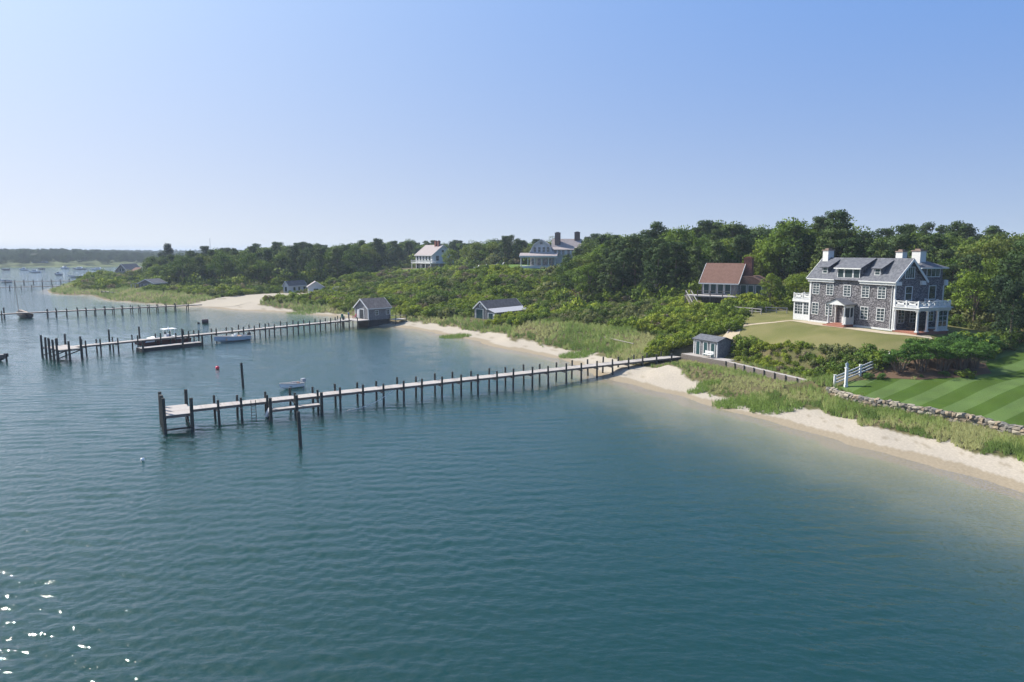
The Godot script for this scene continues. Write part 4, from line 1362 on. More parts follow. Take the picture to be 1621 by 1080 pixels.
# ---------------------------------------------------------------- the smaller buildings
func bath_house() -> void:
	var t := thing("bath_house", "small grey bathhouse with three dark green doors on the boardwalk", "shed", Vector3(26.85, 2.0, -99.76), atan2(-4.22, 2.2))
	var w := Mb.new().prism([Vector2(0, -0.5), Vector2(2.9, -0.5), Vector2(2.9, 2.25), Vector2(1.45, 2.75), Vector2(0, 2.25)], Vector3.ZERO, Vector3(0, 0, -1), Vector3.UP, Vector3(4.75, 0, 0))
	put("wall", w.done(), grey_wall, t)
	var r := Mb.new()
	_roof(r, [Vector3(-0.2, 2.3, 0.25), Vector3(4.95, 2.3, 0.25), Vector3(4.95, 2.9, -1.45), Vector3(-0.2, 2.9, -1.45)], [Vector3(4.95, 2.3, -3.15), Vector3(-0.2, 2.3, -3.15), Vector3(-0.2, 2.9, -1.45), Vector3(4.95, 2.9, -1.45)])
	put("roof", r.done(), grey_roof, t)
	for x in [0.55, 2.1, 3.55]:
		var d := put("door", Mb.new().box(Vector3(x, 0.05, 0.0), Vector3(x + 0.72, 1.95, 0.04)).done(), teal, t)
		put("frame", Mb.new().box(Vector3(x - 0.1, 0.05, 0), Vector3(x, 2.05, 0.06)).box(Vector3(x + 0.72, 0.05, 0), Vector3(x + 0.82, 2.05, 0.06)).box(Vector3(x, 1.95, 0), Vector3(x + 0.72, 2.05, 0.061)).done(), white_paint, d)
	for q in [[Vector3(-0.04, 0, -0.1), Vector3(0.12, 2.2, 0.03)], [Vector3(4.63, 0, -0.1), Vector3(4.79, 2.2, 0.03)], [Vector3(4.65, 0, -2.94), Vector3(4.79, 2.2, -2.82)]]: put("corner_board", Mb.new().box(q[0], q[1]).done(), white_paint, t)
	put("eave_board", Mb.new().box(Vector3(0.12, 2.1, 0), Vector3(4.63, 2.26, 0.03)).done(), white_paint, t)
	clear_spots.append([29.2, -98.4, 3.2])
	# bench by the last door
	var bt := t.transform * Transform3D(Basis(), Vector3(3.2, 0.05, 0.95))
	var bn := thing("bench", "white bench beside the bathhouse's right door", "bench")
	bn.transform = bt
	put("seat", Mb.new().box(Vector3(-0.2, 0.42, -0.35), Vector3(1.5, 0.47, 0.2)).done(), white_paint, bn)
	put("backrest", Mb.new().box(Vector3(-0.2, 0.55, -0.4), Vector3(1.5, 0.9, -0.35)).done(), white_paint, bn)
	for q in [[-0.15, -0.38], [1.4, -0.38], [-0.15, 0.12], [1.4, 0.12]]: put("leg", Mb.new().box(Vector3(q[0], 0, q[1]), Vector3(q[0] + 0.06, 0.55 if q[1] < 0 else 0.42, q[1] + 0.06)).done(), white_paint, bn)

func boat_house() -> void:
	var t := thing("boat_house", "grey shingled boathouse with white trim at the head of the second pier", "boathouse", Vector3(-36.59, 1.6, -158.49), deg_to_rad(-45.0))
	# x runs along the gable front, z outward to the pier
	var phi := deg_to_rad(45.0)
	t.rotation.y = -phi
	gabled(t, 0, 5.5, 0, -6.0, -0.2, 2.55, 4.5, false, grey_wall, brown_roof, 0.3)
	var d := put("door", Mb.new().box(Vector3(2.1, 0.05, 0.0), Vector3(3.7, 2.15, 0.04)).done(), smat(lin(0.03, 0.035, 0.04), 0.5), t)
	put("frame", Mb.new().box(Vector3(1.92, 0.05, 0), Vector3(2.1, 2.35, 0.07)).box(Vector3(3.7, 0.05, 0), Vector3(3.88, 2.35, 0.07)).box(Vector3(2.1, 2.15, 0), Vector3(3.7, 2.35, 0.071)).done(), white_paint, d)
	put("door_leaf", Mb.new().box(Vector3(1.0, 0.05, 0.075), Vector3(1.9, 2.15, 0.12)).done(), white_paint, d)
	for q in [[Vector3(-0.04, 0, -0.1), Vector3(0.16, 2.4, 0.03)], [Vector3(5.34, 0, -0.12), Vector3(5.54, 2.5, 0.03)], [Vector3(5.4, 0, -6.04), Vector3(5.54, 2.5, -5.88)]]: put("corner_board", Mb.new().box(q[0], q[1]).done(), white_paint, t)
	for q in [-1.9, -4.9]: window(t, face(5.5, 0.95, q, PI / 2), 0.8, 0.95, 2, 2)
	put("foundation", Mb.new().box(Vector3(0.25, -2.0, -5.8), Vector3(5.3, -0.2, -0.3)).done(), smat(lin(0.05, 0.048, 0.045)), t)  # near-black block standing in for the shade among the posts under the floor
	put("front_deck", Mb.new().box(Vector3(-0.6, -0.14, 0.05), Vector3(6.1, 0.0, 3.3)).box(Vector3(-0.6, -0.14, 3.3), Vector3(2.4, -0.004, 4.6)).done(), deck_wood, t)
	for q in [[-0.4, 0.4], [-0.4, 3.2], [-0.4, 4.4], [2.3, 4.4], [6.0, 3.2], [6.0, 0.4], [5.3, -3.0], [5.3, -5.8], [0.2, -5.8]]: put("piling", Mb.new().tube(Vector3(q[0], -2.4, q[1]), Vector3(q[0], 0.75 if q[1] > 3.0 else -0.15, q[1]), 0.12, 0.11, 8).done(), post_wood, t)
	clear_spots.append([-34.0, -160.5, 6.0])
	clear_spots.append([-28, -159, 4.0])
	# landing with steps at the far end
	var l := thing("landing", "wooden landing with railings at the right end of the boathouse", "deck", Vector3(-28.6, 1.35, -158.6), -phi)
	put("deck", Mb.new().box(Vector3(0, -0.12, -3.2), Vector3(2.4, 0, 0)).done(), deck_wood, l)
	for q in [[0.1, -0.1], [2.3, -0.1], [2.3, -3.1], [0.1, -3.1]]: put("post", Mb.new().tube(Vector3(q[0], -1.6, q[1]), Vector3(q[0], 1.0, q[1]), 0.09, 0.09, 7).done(), post_wood, l)
	put("rail", Mb.new().bar(Vector3(0.1, 0.85, -0.1), Vector3(2.3, 0.85, -0.1), 0.06, 0.1).bar(Vector3(2.3, 0.85, -0.1), Vector3(2.3, 0.85, -3.1), 0.06, 0.1).done(), deck_wood, l)

func green_door_shed() -> void:
	var phi := deg_to_rad(40.0)
	var t := thing("boat_shed", "long low shed with dark roof and green doors in the scrub", "shed", Vector3(-8.31, 2.0, -150.64), -phi)
	gabled(t, 0, 3.7, 0, -11.8, -0.8, 2.6, 4.1, false, grey_wall, brown_roof, 0.25)
	for q in [[0.55, 1.3]]:
		var d := put("door", Mb.new().box(Vector3(q[0], 0.05, 0), Vector3(q[0] + 2.0, 2.35, 0.05)).done(), teal, t)
		put("frame", Mb.new().box(Vector3(q[0] - 0.15, 0.05, 0), Vector3(q[0], 2.5, 0.07)).box(Vector3(q[0] + 2.0, 0.05, 0), Vector3(q[0] + 2.15, 2.5, 0.07)).box(Vector3(q[0], 2.35, 0), Vector3(q[0] + 2.0, 2.5, 0.071)).done(), white_paint, d)
	window(t, face(1.55, 2.9, 0.0), 0.6, 0.5, 2, 2)
	# lean-to along the near side
	put("lean_to", Mb.new().prism([Vector2(3.7, -0.8), Vector2(5.9, -0.8), Vector2(5.9, 1.75), Vector2(3.7, 2.45)], Vector3(0, 0, -11.6), Vector3.RIGHT, Vector3.UP, Vector3(0, 0, 11.5)).done(), grey_wall, t)
	put("lean_to_roof", slab(Vector3(6.15, 1.85, 0.1), Vector3(6.15, 1.85, -11.8), Vector3(3.7, 2.66, -11.8), Vector3(3.7, 2.66, 0.1), 0.1).done(), stain_mat(lin(0.45, 0.44, 0.45), 0.8, 0.4, 63), t)
	var d2 := put("door", Mb.new().box(Vector3(4.1, 0.0, -0.1), Vector3(5.4, 1.6, -0.05)).done(), teal, t)
	put("frame", Mb.new().box(Vector3(3.9, 0, -0.1), Vector3(4.1, 1.75, -0.03)).box(Vector3(5.4, 0, -0.1), Vector3(5.92, 1.7, -0.03)).box(Vector3(4.1, 1.6, -0.1), Vector3(5.4, 1.75, -0.031)).done(), white_paint, d2)
	clear_spots.append([-5.5, -150, 4.2])
	clear_spots.append([-1.5, -155, 4.2])
	clear_spots.append([1.5, -159, 3.5])

func red_roof_cottage() -> void:
	var t := thing("cottage", "grey cottage with reddish brown roof, brick chimney and raised deck", "house", Vector3(36.4, 8.7, -131.0), deg_to_rad(-34.0))
	gabled(t, 0, 6.6, 0, -7.4, -1.4, 2.6, 5.9, true, grey_wall, red_roof, 0.45)
	put("wing", Mb.new().box(Vector3(6.6, -1.4, -6.9), Vector3(11.0, 2.3, -1.6)).done(), grey_wall, t)
	put("wing_roof", Mb.new().prism([Vector2(6.62, 2.3), Vector2(11.4, 2.3), Vector2(11.4, 2.45), Vector2(9.0, 3.7), Vector2(6.62, 3.7)], Vector3(0, 0, -7.3), Vector3.RIGHT, Vector3.UP, Vector3(0, 0, 6.1)).done(), red_roof, t)
	for x in [0.4, 1.75, 3.1, 4.45]: window(t, face(x, 0.35, 0.0), 1.0, 2.0, 1, 1, "glass_door", 0.09)
	for x in [6.95, 8.3, 9.7]: window(t, face(x, 0.3, -1.6), 0.95, 1.7, 1, 1)
	window(t, face(6.6, 0.5, -0.4, PI / 2), 0.8, 1.4, 1, 1)
	chimney(t, Vector3(7.5, 0, -4.2), 1.5, 1.3, 7.3, brick, brick)
	var dk := put("deck", Mb.new().box(Vector3(-2.2, -0.1, 0.05), Vector3(7.5, 0.1, 3.4)).done(), deck_wood, t)
	for x in [-2.0, 0.3, 2.7, 5.0, 7.3]: put("post", Mb.new().box(Vector3(x - 0.08, -2.6, 3.15), Vector3(x + 0.08, 1.05, 3.31)).done(), board_wood, dk)
	for x in [-2.1, 7.35]: put("post", Mb.new().box(Vector3(x - 0.06, -2.0, 0.2), Vector3(x + 0.06, 1.05, 0.32)).done(), board_wood, dk)
	put("railing", Mb.new().bar(Vector3(0.3, 1.0, 3.23), Vector3(7.3, 1.0, 3.23), 0.1, 0.08).bar(Vector3(0.3, 0.55, 3.23), Vector3(7.3, 0.55, 3.23), 0.05, 0.06).bar(Vector3(-2.1, 1.0, 0.25), Vector3(-2.1, 1.0, 3.2), 0.08, 0.08).bar(Vector3(7.35, 1.0, 0.25), Vector3(7.35, 1.0, 3.2), 0.08, 0.08).done(), board_wood, dk)
	var st := put("stair", Mb.new().bar(Vector3(-1.9, 0.0, 3.4), Vector3(0.6, -2.3, 6.2), 0.12, 0.3).bar(Vector3(-0.9, 0.0, 3.3), Vector3(1.6, -2.3, 6.1), 0.12, 0.3).done(), board_wood, t)
	put("railing", Mb.new().bar(Vector3(-1.9, 0.95, 3.4), Vector3(0.6, -1.35, 6.2), 0.1, 0.1).bar(Vector3(-0.9, 0.95, 3.3), Vector3(1.6, -1.35, 6.1), 0.1, 0.1).done(), deck_wood, st)
	for k in 9:
		var f := (k + 0.5) / 9.0
		put("tread", Mb.new().box(Vector3(-1.4 + 2.5 * f - 0.55, -2.3 * f - 0.02, 3.35 + 2.8 * f - 0.14), Vector3(-1.4 + 2.5 * f + 0.55, -2.3 * f + 0.03, 3.35 + 2.8 * f + 0.14)).done(), deck_wood, st)
	clear_spots.append([40.5, -133, 6.0])
	clear_spots.append([46, -131, 5.0])
	clear_spots.append([37, -126.8, 3.2])
	# paddock rails below the cottage
	var fences := [[38.9, -118.8, 42.0, -114.6, "grey post and rail fence below the red-roofed cottage's deck"], [42.1, -117.5, 46.9, -116.0, "grey rail fence under the trees left of the sun room"]]
	for q in fences:
		var a := Vector3(q[0], ground(q[0], q[1]), q[1])
		var b := Vector3(q[2], ground(q[2], q[3]), q[3])
		var fn := thing("rail_fence", q[4], "fence", a)
		put("rail", Mb.new().bar(Vector3(0, 1.0, 0), b - a + Vector3(0, 1.0, 0), 0.08, 0.14).done(), deck_wood, fn)
		put("rail", Mb.new().bar(Vector3(0, 0.55, 0), b - a + Vector3(0, 0.55, 0), 0.06, 0.1).done(), deck_wood, fn)
		for k in 4: put("post", Mb.new().box(Vector3(-0.06, -0.4, -0.06), Vector3(0.06, 1.1, 0.06), Transform3D(Basis(), (b - a) * k / 3.0)).done(), deck_wood, fn)

func white_house() -> void:
	var t := thing("white_house", "two-storey white house with two brick chimneys on the hilltop", "house", Vector3(-45.0, 9.2, -313.0), deg_to_rad(-52.0))
	# x along the long lit side, z outward; the gable end closes the right
	t.scale = Vector3.ONE * 1.2
	var L := 12.0
	t.position = Vector3(-35.6 - cos(deg_to_rad(52.0)) * L * 1.2, 8.2, -306.0 - sin(deg_to_rad(52.0)) * L * 1.2)
	gabled(t, 0, L, 0, -9.6, -1.0, 6.0, 9.6, true, white_paint, pale_roof, 0.4)
	for x in [0.8, 3.0, 5.2, 7.4, 9.6]:
		window(t, face(x, 3.9, 0.0), 1.2, 1.6, 1, 2)
		window(t, face(x, 0.6, 0.0), 1.3, 2.0, 1, 2)
	for z in [-1.6, -4.6, -7.4]:
		window(t, face(L, 3.8, z - 0.1, PI / 2), 1.3, 1.9, 1, 2)
		window(t, face(L, 0.6, z - 0.1, PI / 2), 1.4, 1.9, 1, 2)
	window(t, face(L, 7.0, -4.2, PI / 2), 1.0, 0.8, 1, 1)
	chimney(t, Vector3(8.0, 7.0, -4.3), 0.9, 0.9, 11.4, brick, brick)
	chimney(t, Vector3(10.0, 7.0, -4.3), 0.9, 0.9, 11.4, brick, brick)
	put("balcony", Mb.new().box(Vector3(-0.4, 2.8, 0.0), Vector3(L + 1.8, 3.05, 1.9)).box(Vector3(L + 0.02, 2.8, -5.5), Vector3(L + 1.8, 3.049, 0.0)).done(), white_paint, t)
	rail(t, [Vector2(-0.3, 1.8), Vector2(4.2, 1.8), Vector2(8.6, 1.8), Vector2(L + 1.7, 1.8), Vector2(L + 1.7, -5.4)], 3.05, 0.9)
	for q in [[0, 1.7], [3.4, 1.7], [6.8, 1.7], [10.2, 1.7], [L + 1.6, 1.7], [L + 1.6, -2.0], [L + 1.6, -5.3]]: put("column", Mb.new().box(Vector3(q[0] - 0.12, -1, q[1] - 0.12), Vector3(q[0] + 0.12, 2.8, q[1] + 0.12)).done(), white_paint, t)
	clear_spots.append([-39, -316, 15.0])
	var g := thing("garage", "small grey roofed outbuilding right of the big white house", "shed", Vector3(-23, 9.6, -330), deg_to_rad(-15.0))
	gabled(g, 0, 9, 0, -6, -1, 4.6, 7.2, true, grey_wall, grey_roof, 0.4)
	clear_spots.append([-19, -333, 7.0])

func gambrel_house() -> void:
	var t := thing("gambrel_house", "grey house with gambrel gable, columned porch and two tall brick chimneys", "house", Vector3(3.2, 12.1, -232.0), deg_to_rad(-6.0))
	var pale_wall := wall_mat(shingles(18, 16, lin(0.46, 0.46, 0.465), lin(0.56, 0.555, 0.55), 0.1, 21), 3.0)
	# gambrel end, x 3 to 10 towards the camera
	var prof := [Vector2(2.9, 0), Vector2(10.4, 0), Vector2(10.4, 4.4), Vector2(8.9, 7.2), Vector2(6.65, 8.7), Vector2(4.4, 7.2), Vector2(2.9, 4.4)]
	put("wall", Mb.new().prism(prof, Vector3(0, 0, -12.0), Vector3.RIGHT, Vector3.UP, Vector3(0, 0, 12.0)).done(), pale_wall, t)
	var r := Mb.new()
	for q in [[Vector2(10.75, 4.1), Vector2(9.05, 7.4)], [Vector2(9.05, 7.4), Vector2(6.65, 8.95)], [Vector2(6.65, 8.95), Vector2(4.25, 7.4)], [Vector2(4.25, 7.4), Vector2(2.55, 4.1)]]:
		r.quad(Vector3(q[0].x, q[0].y, 0.35), Vector3(q[0].x, q[0].y, -12.3), Vector3(q[1].x, q[1].y, -12.3), Vector3(q[1].x, q[1].y, 0.35))
		var dn := Vector3(0, -0.16, 0)
		r.quad(Vector3(q[1].x, q[1].y, 0.35) + dn, Vector3(q[1].x, q[1].y, -12.3) + dn, Vector3(q[0].x, q[0].y, -12.3) + dn, Vector3(q[0].x, q[0].y, 0.35) + dn)
		r.quad(Vector3(q[0].x, q[0].y, 0.35) + dn, Vector3(q[0].x, q[0].y, 0.35), Vector3(q[1].x, q[1].y, 0.35), Vector3(q[1].x, q[1].y, 0.35) + dn)
	put("roof", r.done(), pale_roof, t)
	var tr := Mb.new()
	for q in [[Vector2(10.72, 4.05), Vector2(9.0, 7.25)], [Vector2(9.0, 7.25), Vector2(6.65, 8.75)], [Vector2(6.65, 8.75), Vector2(4.3, 7.25)], [Vector2(4.3, 7.25), Vector2(2.58, 4.05)]]:
		tr.bar(Vector3(q[0].x, q[0].y, 0.4), Vector3(q[1].x, q[1].y, 0.4), 0.1, 0.34)
	put("trim", tr.done(), white_paint, t)
	for x in [4.3, 5.8, 7.3, 8.7]: window(t, face(x - 0.2, 4.7, 0.0), 0.85, 1.6, 1, 2)
	window(t, face(6.2, 7.2, 0.0), 0.9, 0.7, 1, 1)
	# the wing to the right
	gabled(t, 10.4, 19.5, -1.2, -10.0, 0, 4.9, 9.0, true, pale_wall, pale_roof, 0.4)
	for x in [11.0, 12.3, 13.6, 15.4, 16.8]: window(t, face(x, 3.9, -0.75), 0.85, 1.4, 1, 2)
	put("dormer", Mb.new().box(Vector3(10.6, 3.6, -2.5), Vector3(18.2, 5.5, -0.76)).done(), white_paint, t)
	put("dormer_roof", slab(Vector3(10.4, 5.5, -0.4), Vector3(18.5, 5.5, -0.4), Vector3(18.5, 6.6, -3.2), Vector3(10.4, 6.6, -3.2), 0.14).done(), pale_roof, t)
	var brown := wall_mat(shingles(12, 32, lin(0.12, 0.085, 0.075), lin(0.2, 0.15, 0.135), 0.1, 18), 2.4)
	chimney(t, Vector3(12.0, 5, -4.0), 1.9, 1.4, 11.4, brown, brown)
	chimney(t, Vector3(18.6, 5, -5.6), 1.9, 1.4, 11.6, brown, brown)
	# porch
	var p := put("porch", Mb.new().box(Vector3(0, -1.0, 0.02), Vector3(11.8, 0.1, 4.0)).done(), white_paint, t)
	put("porch_roof", Mb.new().prism([Vector2(-4.4, 3.15), Vector2(-4.4, 3.5), Vector2(-0.02, 4.5), Vector2(-0.02, 3.15)], Vector3(12.2, 0, 0), Vector3(0, 0, 1) * 1.0, Vector3.UP, Vector3(-12.6, 0, 0)).done() if false else Mb.new().prism([Vector2(-4.4, 3.15), Vector2(-0.02, 3.15), Vector2(-0.02, 4.4), Vector2(-4.4, 3.45)], Vector3(-0.4, 0, 0), Vector3(0, 0, -1), Vector3.UP, Vector3(12.6, 0, 0)).done(), pale_roof, p)
	put("fascia", Mb.new().box(Vector3(-0.45, 2.95, 4.15), Vector3(12.25, 3.3, 4.45)).done(), white_paint, p)
	for x in [0.2, 2.5, 4.8, 7.1, 9.4, 11.5]: put("column", Mb.new().tube(Vector3(x, 0.1, 3.8), Vector3(x, 2.95, 3.8), 0.16, 0.14, 8).done(), white_paint, p)
	for x in [3.4, 5.4, 7.4, 9.2]: window(t, face(x, 0.4, 0.0), 1.2, 2.1, 1, 2)
	clear_spots.append([9, -236, 10.0])
	clear_spots.append([19, -238, 8.0])

func small_houses() -> void:
	# white cottages by the sand
	var phi := deg_to_rad(28.0)
	var t := thing("white_cottage", "little white cottage with dark roof and a porch beside the sandy lane", "house", Vector3(-83.3, 2.0, -249.5), -phi)
	t.position = Vector3(-83.2, 2.0, -248.6)
	gabled(t, 0, 2.6, 0, -8.6, -0.8, 2.7, 4.2, false, white_paint, brown_roof, 0.3)
	window(t, face(0.8, 0.5, 0.0), 1.0, 1.7, 1, 1, "glass_door")
	for z in [-2.2, -4.6, -7.2]: window(t, face(2.6, 0.7, z, PI / 2), 1.1, 1.3, 1, 1)
	clear_spots.append([-80, -251, 6.0])
	var u := thing("white_garage", "small white gabled outbuilding right of the white cottage", "shed", Vector3(-72.6, 2.0, -243.2), deg_to_rad(18.0))
	gabled(u, 0, 5.2, 0, -5.5, -0.8, 2.5, 4.2, false, white_paint, pale_roof, 0.35)
	window(u, face(1.9, 0.9, 0.0), 1.6, 0.9, 2, 1)
	clear_spots.append([-69.5, -245, 4.6])
	var s := thing("white_hut", "tiny white hut half hidden in shrubs right of the outbuilding", "shed", Vector3(-62.2, 2.3, -236.2), deg_to_rad(-20.0))
	gabled(s, 0, 2.2, 0, -2.2, -0.6, 1.7, 2.5, false, white_paint, pale_roof, 0.15)
	clear_spots.append([-61, -237, 2.4])
	# the point
	var h := thing("grey_house", "grey gabled house near the tip of the point", "house", Vector3(-222.0, 2.5, -384.0), deg_to_rad(-22.0))
	gabled(h, 0, 9.5, 0, -9.0, -1, 3.6, 7.4, false, grey_wall, grey_roof, 0.5)
	put("wing", Mb.new().box(Vector3(9.5, -1, -8.0), Vector3(14, 3.4, -1.5)).done(), grey_wall, h)
	put("wing_roof", slab(Vector3(9.4, 3.5, -1.1), Vector3(14.4, 3.5, -1.1), Vector3(14.4, 5.6, -5.0), Vector3(9.4, 5.6, -5.0), 0.2).done(), red_roof, h)
	for x in [0.8, 2.9, 5.0, 7.1]:
		window(h, face(x, 0.5, 0.0), 1.5, 2.0, 1, 1)
		if x > 1.0 and x < 7.0: window(h, face(x, 3.5, 0.0), 1.4, 1.6, 1, 1)
	window(h, face(10.4, 0.8, -1.5), 2.4, 1.6, 3, 1)
	clear_spots.append([-216, -388, 9.0])
	var l := thing("low_bungalow", "low grey bungalow with pale roof behind the timber seawall", "house", Vector3(-146.5, 2.4, -268.5), deg_to_rad(-8.0))
	gabled(l, 0, 6.2, 0, -7.5, -1, 2.2, 3.7, false, grey_wall, grey_roof, 0.5)
	put("side_roof", slab(Vector3(-3.6, 1.9, 0.3), Vector3(0.0, 2.4, 0.3), Vector3(0.0, 2.4, -6.0), Vector3(-3.6, 1.9, -6.0), 0.15).done(), pale_roof, l)
	for x in [-3.4, -1.6]: put("post", Mb.new().box(Vector3(x, -1, 0.05), Vector3(x + 0.15, 1.95, 0.2)).done(), white_paint, l)
	for x in [0.7, 2.6, 4.5]: window(l, face(x, 0.6, 0.0), 1.2, 1.2, 1, 1)
	clear_spots.append([-144, -271, 6.5])
	# timber seawall on the point
	var sw := thing("seawall", "dark timber seawall in front of the low bungalow", "seawall", Vector3(-160, 0, -266.5))
	var pts := [Vector3(0, 1.5, 0), Vector3(28.6, 1.5, 24.5), Vector3(34, 1.5, 16)]
	for k in 2:
		put("plank_face", Mb.new().bar(pts[k] - Vector3(0, 0.7, 0), pts[k + 1] - Vector3(0, 0.7, 0), 0.18, 1.5).done(), board_wood, sw)
		put("cap_rail", Mb.new().bar(pts[k] + Vector3(0, 0.1, 0), pts[k + 1] + Vector3(0, 0.1, 0), 0.4, 0.12).done(), deck_wood, sw)
	for k in 10: put("post", Mb.new().tube(pts[0].lerp(pts[1], k / 9.0) + Vector3(-0.15, -1.9, 0.15), pts[0].lerp(pts[1], k / 9.0) + Vector3(-0.15, 0.35, 0.15), 0.13, 0.12, 6).done(), post_wood, sw)
	# a pale roof among the trees across the harbour
	var fh := thing("far_house", "small pale house among trees on the far shore", "house", Vector3(-560, 4.0, -800), 0.3)
	gabled(fh, 0, 14, 0, -9, -3, 7.5, 10.0, true, white_paint, pale_roof, 0.6)

# ---------------------------------------------------------------- piers
func plank_deck(parent: Node3D, a: Vector2, dir: Vector2, length: float, w0: float, w1: float, y: float, called := "deck_planks") -> void:
	# boards laid across dir, from w0 to w1 to the left of it
	var m := Mb.new()
	var left := Vector2(dir.y, -dir.x)
	var n := int(length / 0.155)
	var tone := 1.0
	for k in n:
		if k % 6 == 0: tone = rng.randf_range(0.86, 1.12)
		var g := tone * rng.randf_range(0.86, 1.1)
		m.col = Color(g, g * rng.randf_range(0.97, 1.0), g * rng.randf_range(0.93, 1.0))
		var p := a + dir * (k * 0.155)
		var q := p + dir * 0.143
		var e := rng.randf_range(-0.02, 0.03)
		var c := [p + left * (w0 - e), q + left * (w0 - e), q + left * (w1 + e), p + left * (w1 + e)]
		var lo := []
		var hi := []
		for s in c:
			lo.append(Vector3(s.x, y - 0.045, s.y))
			hi.append(Vector3(s.x, y, s.y))
		m.hexa(lo + hi)
	put(called, m.done(), deck_wood, parent, "stuff")

func piling(parent: Node3D, x: float, z: float, top: float, r := 0.125, foot := -3.2) -> void:
	var m := Mb.new()
	var f := maxf(foot, ground(x, z) - 0.6)
	var lean := Vector3(rng.randf_range(-0.05, 0.05), 0, rng.randf_range(-0.05, 0.05))
	m.tube(Vector3(x, f, z) - lean, Vector3(x, top, z) + lean, r * 1.06, r * 0.94, 9)
	put("piling", m.done(), post_wood, parent)

func pier(called: String, label: String, A: Vector2, B: Vector2, width: float, y: float, at: Array, top: float, y_end := -1.0) -> Node3D:
	# A, B: ends of the near edge; the deck lies to the left (away from the camera)
	var t := thing(called, label, "pier")
	var dir := (B - A).normalized()
	var left := Vector2(dir.y, -dir.x)
	plank_deck(t, A, dir, A.distance_to(B), 0.0, width, y)
	for w in [0.12, width - 0.12]:
		var a: Vector2 = A + left * w
		var b: Vector2 = B + left * w
		put("stringer", Mb.new().bar(Vector3(a.x, y - 0.16, a.y), Vector3(b.x, y - 0.16, b.y), 0.1, 0.23).done(), board_wood, t)
	for s in at:
		for side in 2:
			var p: Vector2 = A + dir * (s + rng.randf_range(-0.12, 0.12)) + left * (-0.16 if side == 0 else width + 0.16)
			piling(t, p.x, p.y, y + top + rng.randf_range(-0.12, 0.15))
		var c0: Vector2 = A + dir * s + left * -0.3
		var c1: Vector2 = A + dir * s + left * (width + 0.3)
		put("crossbeam", Mb.new().bar(Vector3(c0.x, y - 0.36, c0.y), Vector3(c1.x, y - 0.36, c1.y), 0.14, 0.16).done(), board_wood, t)
	return t

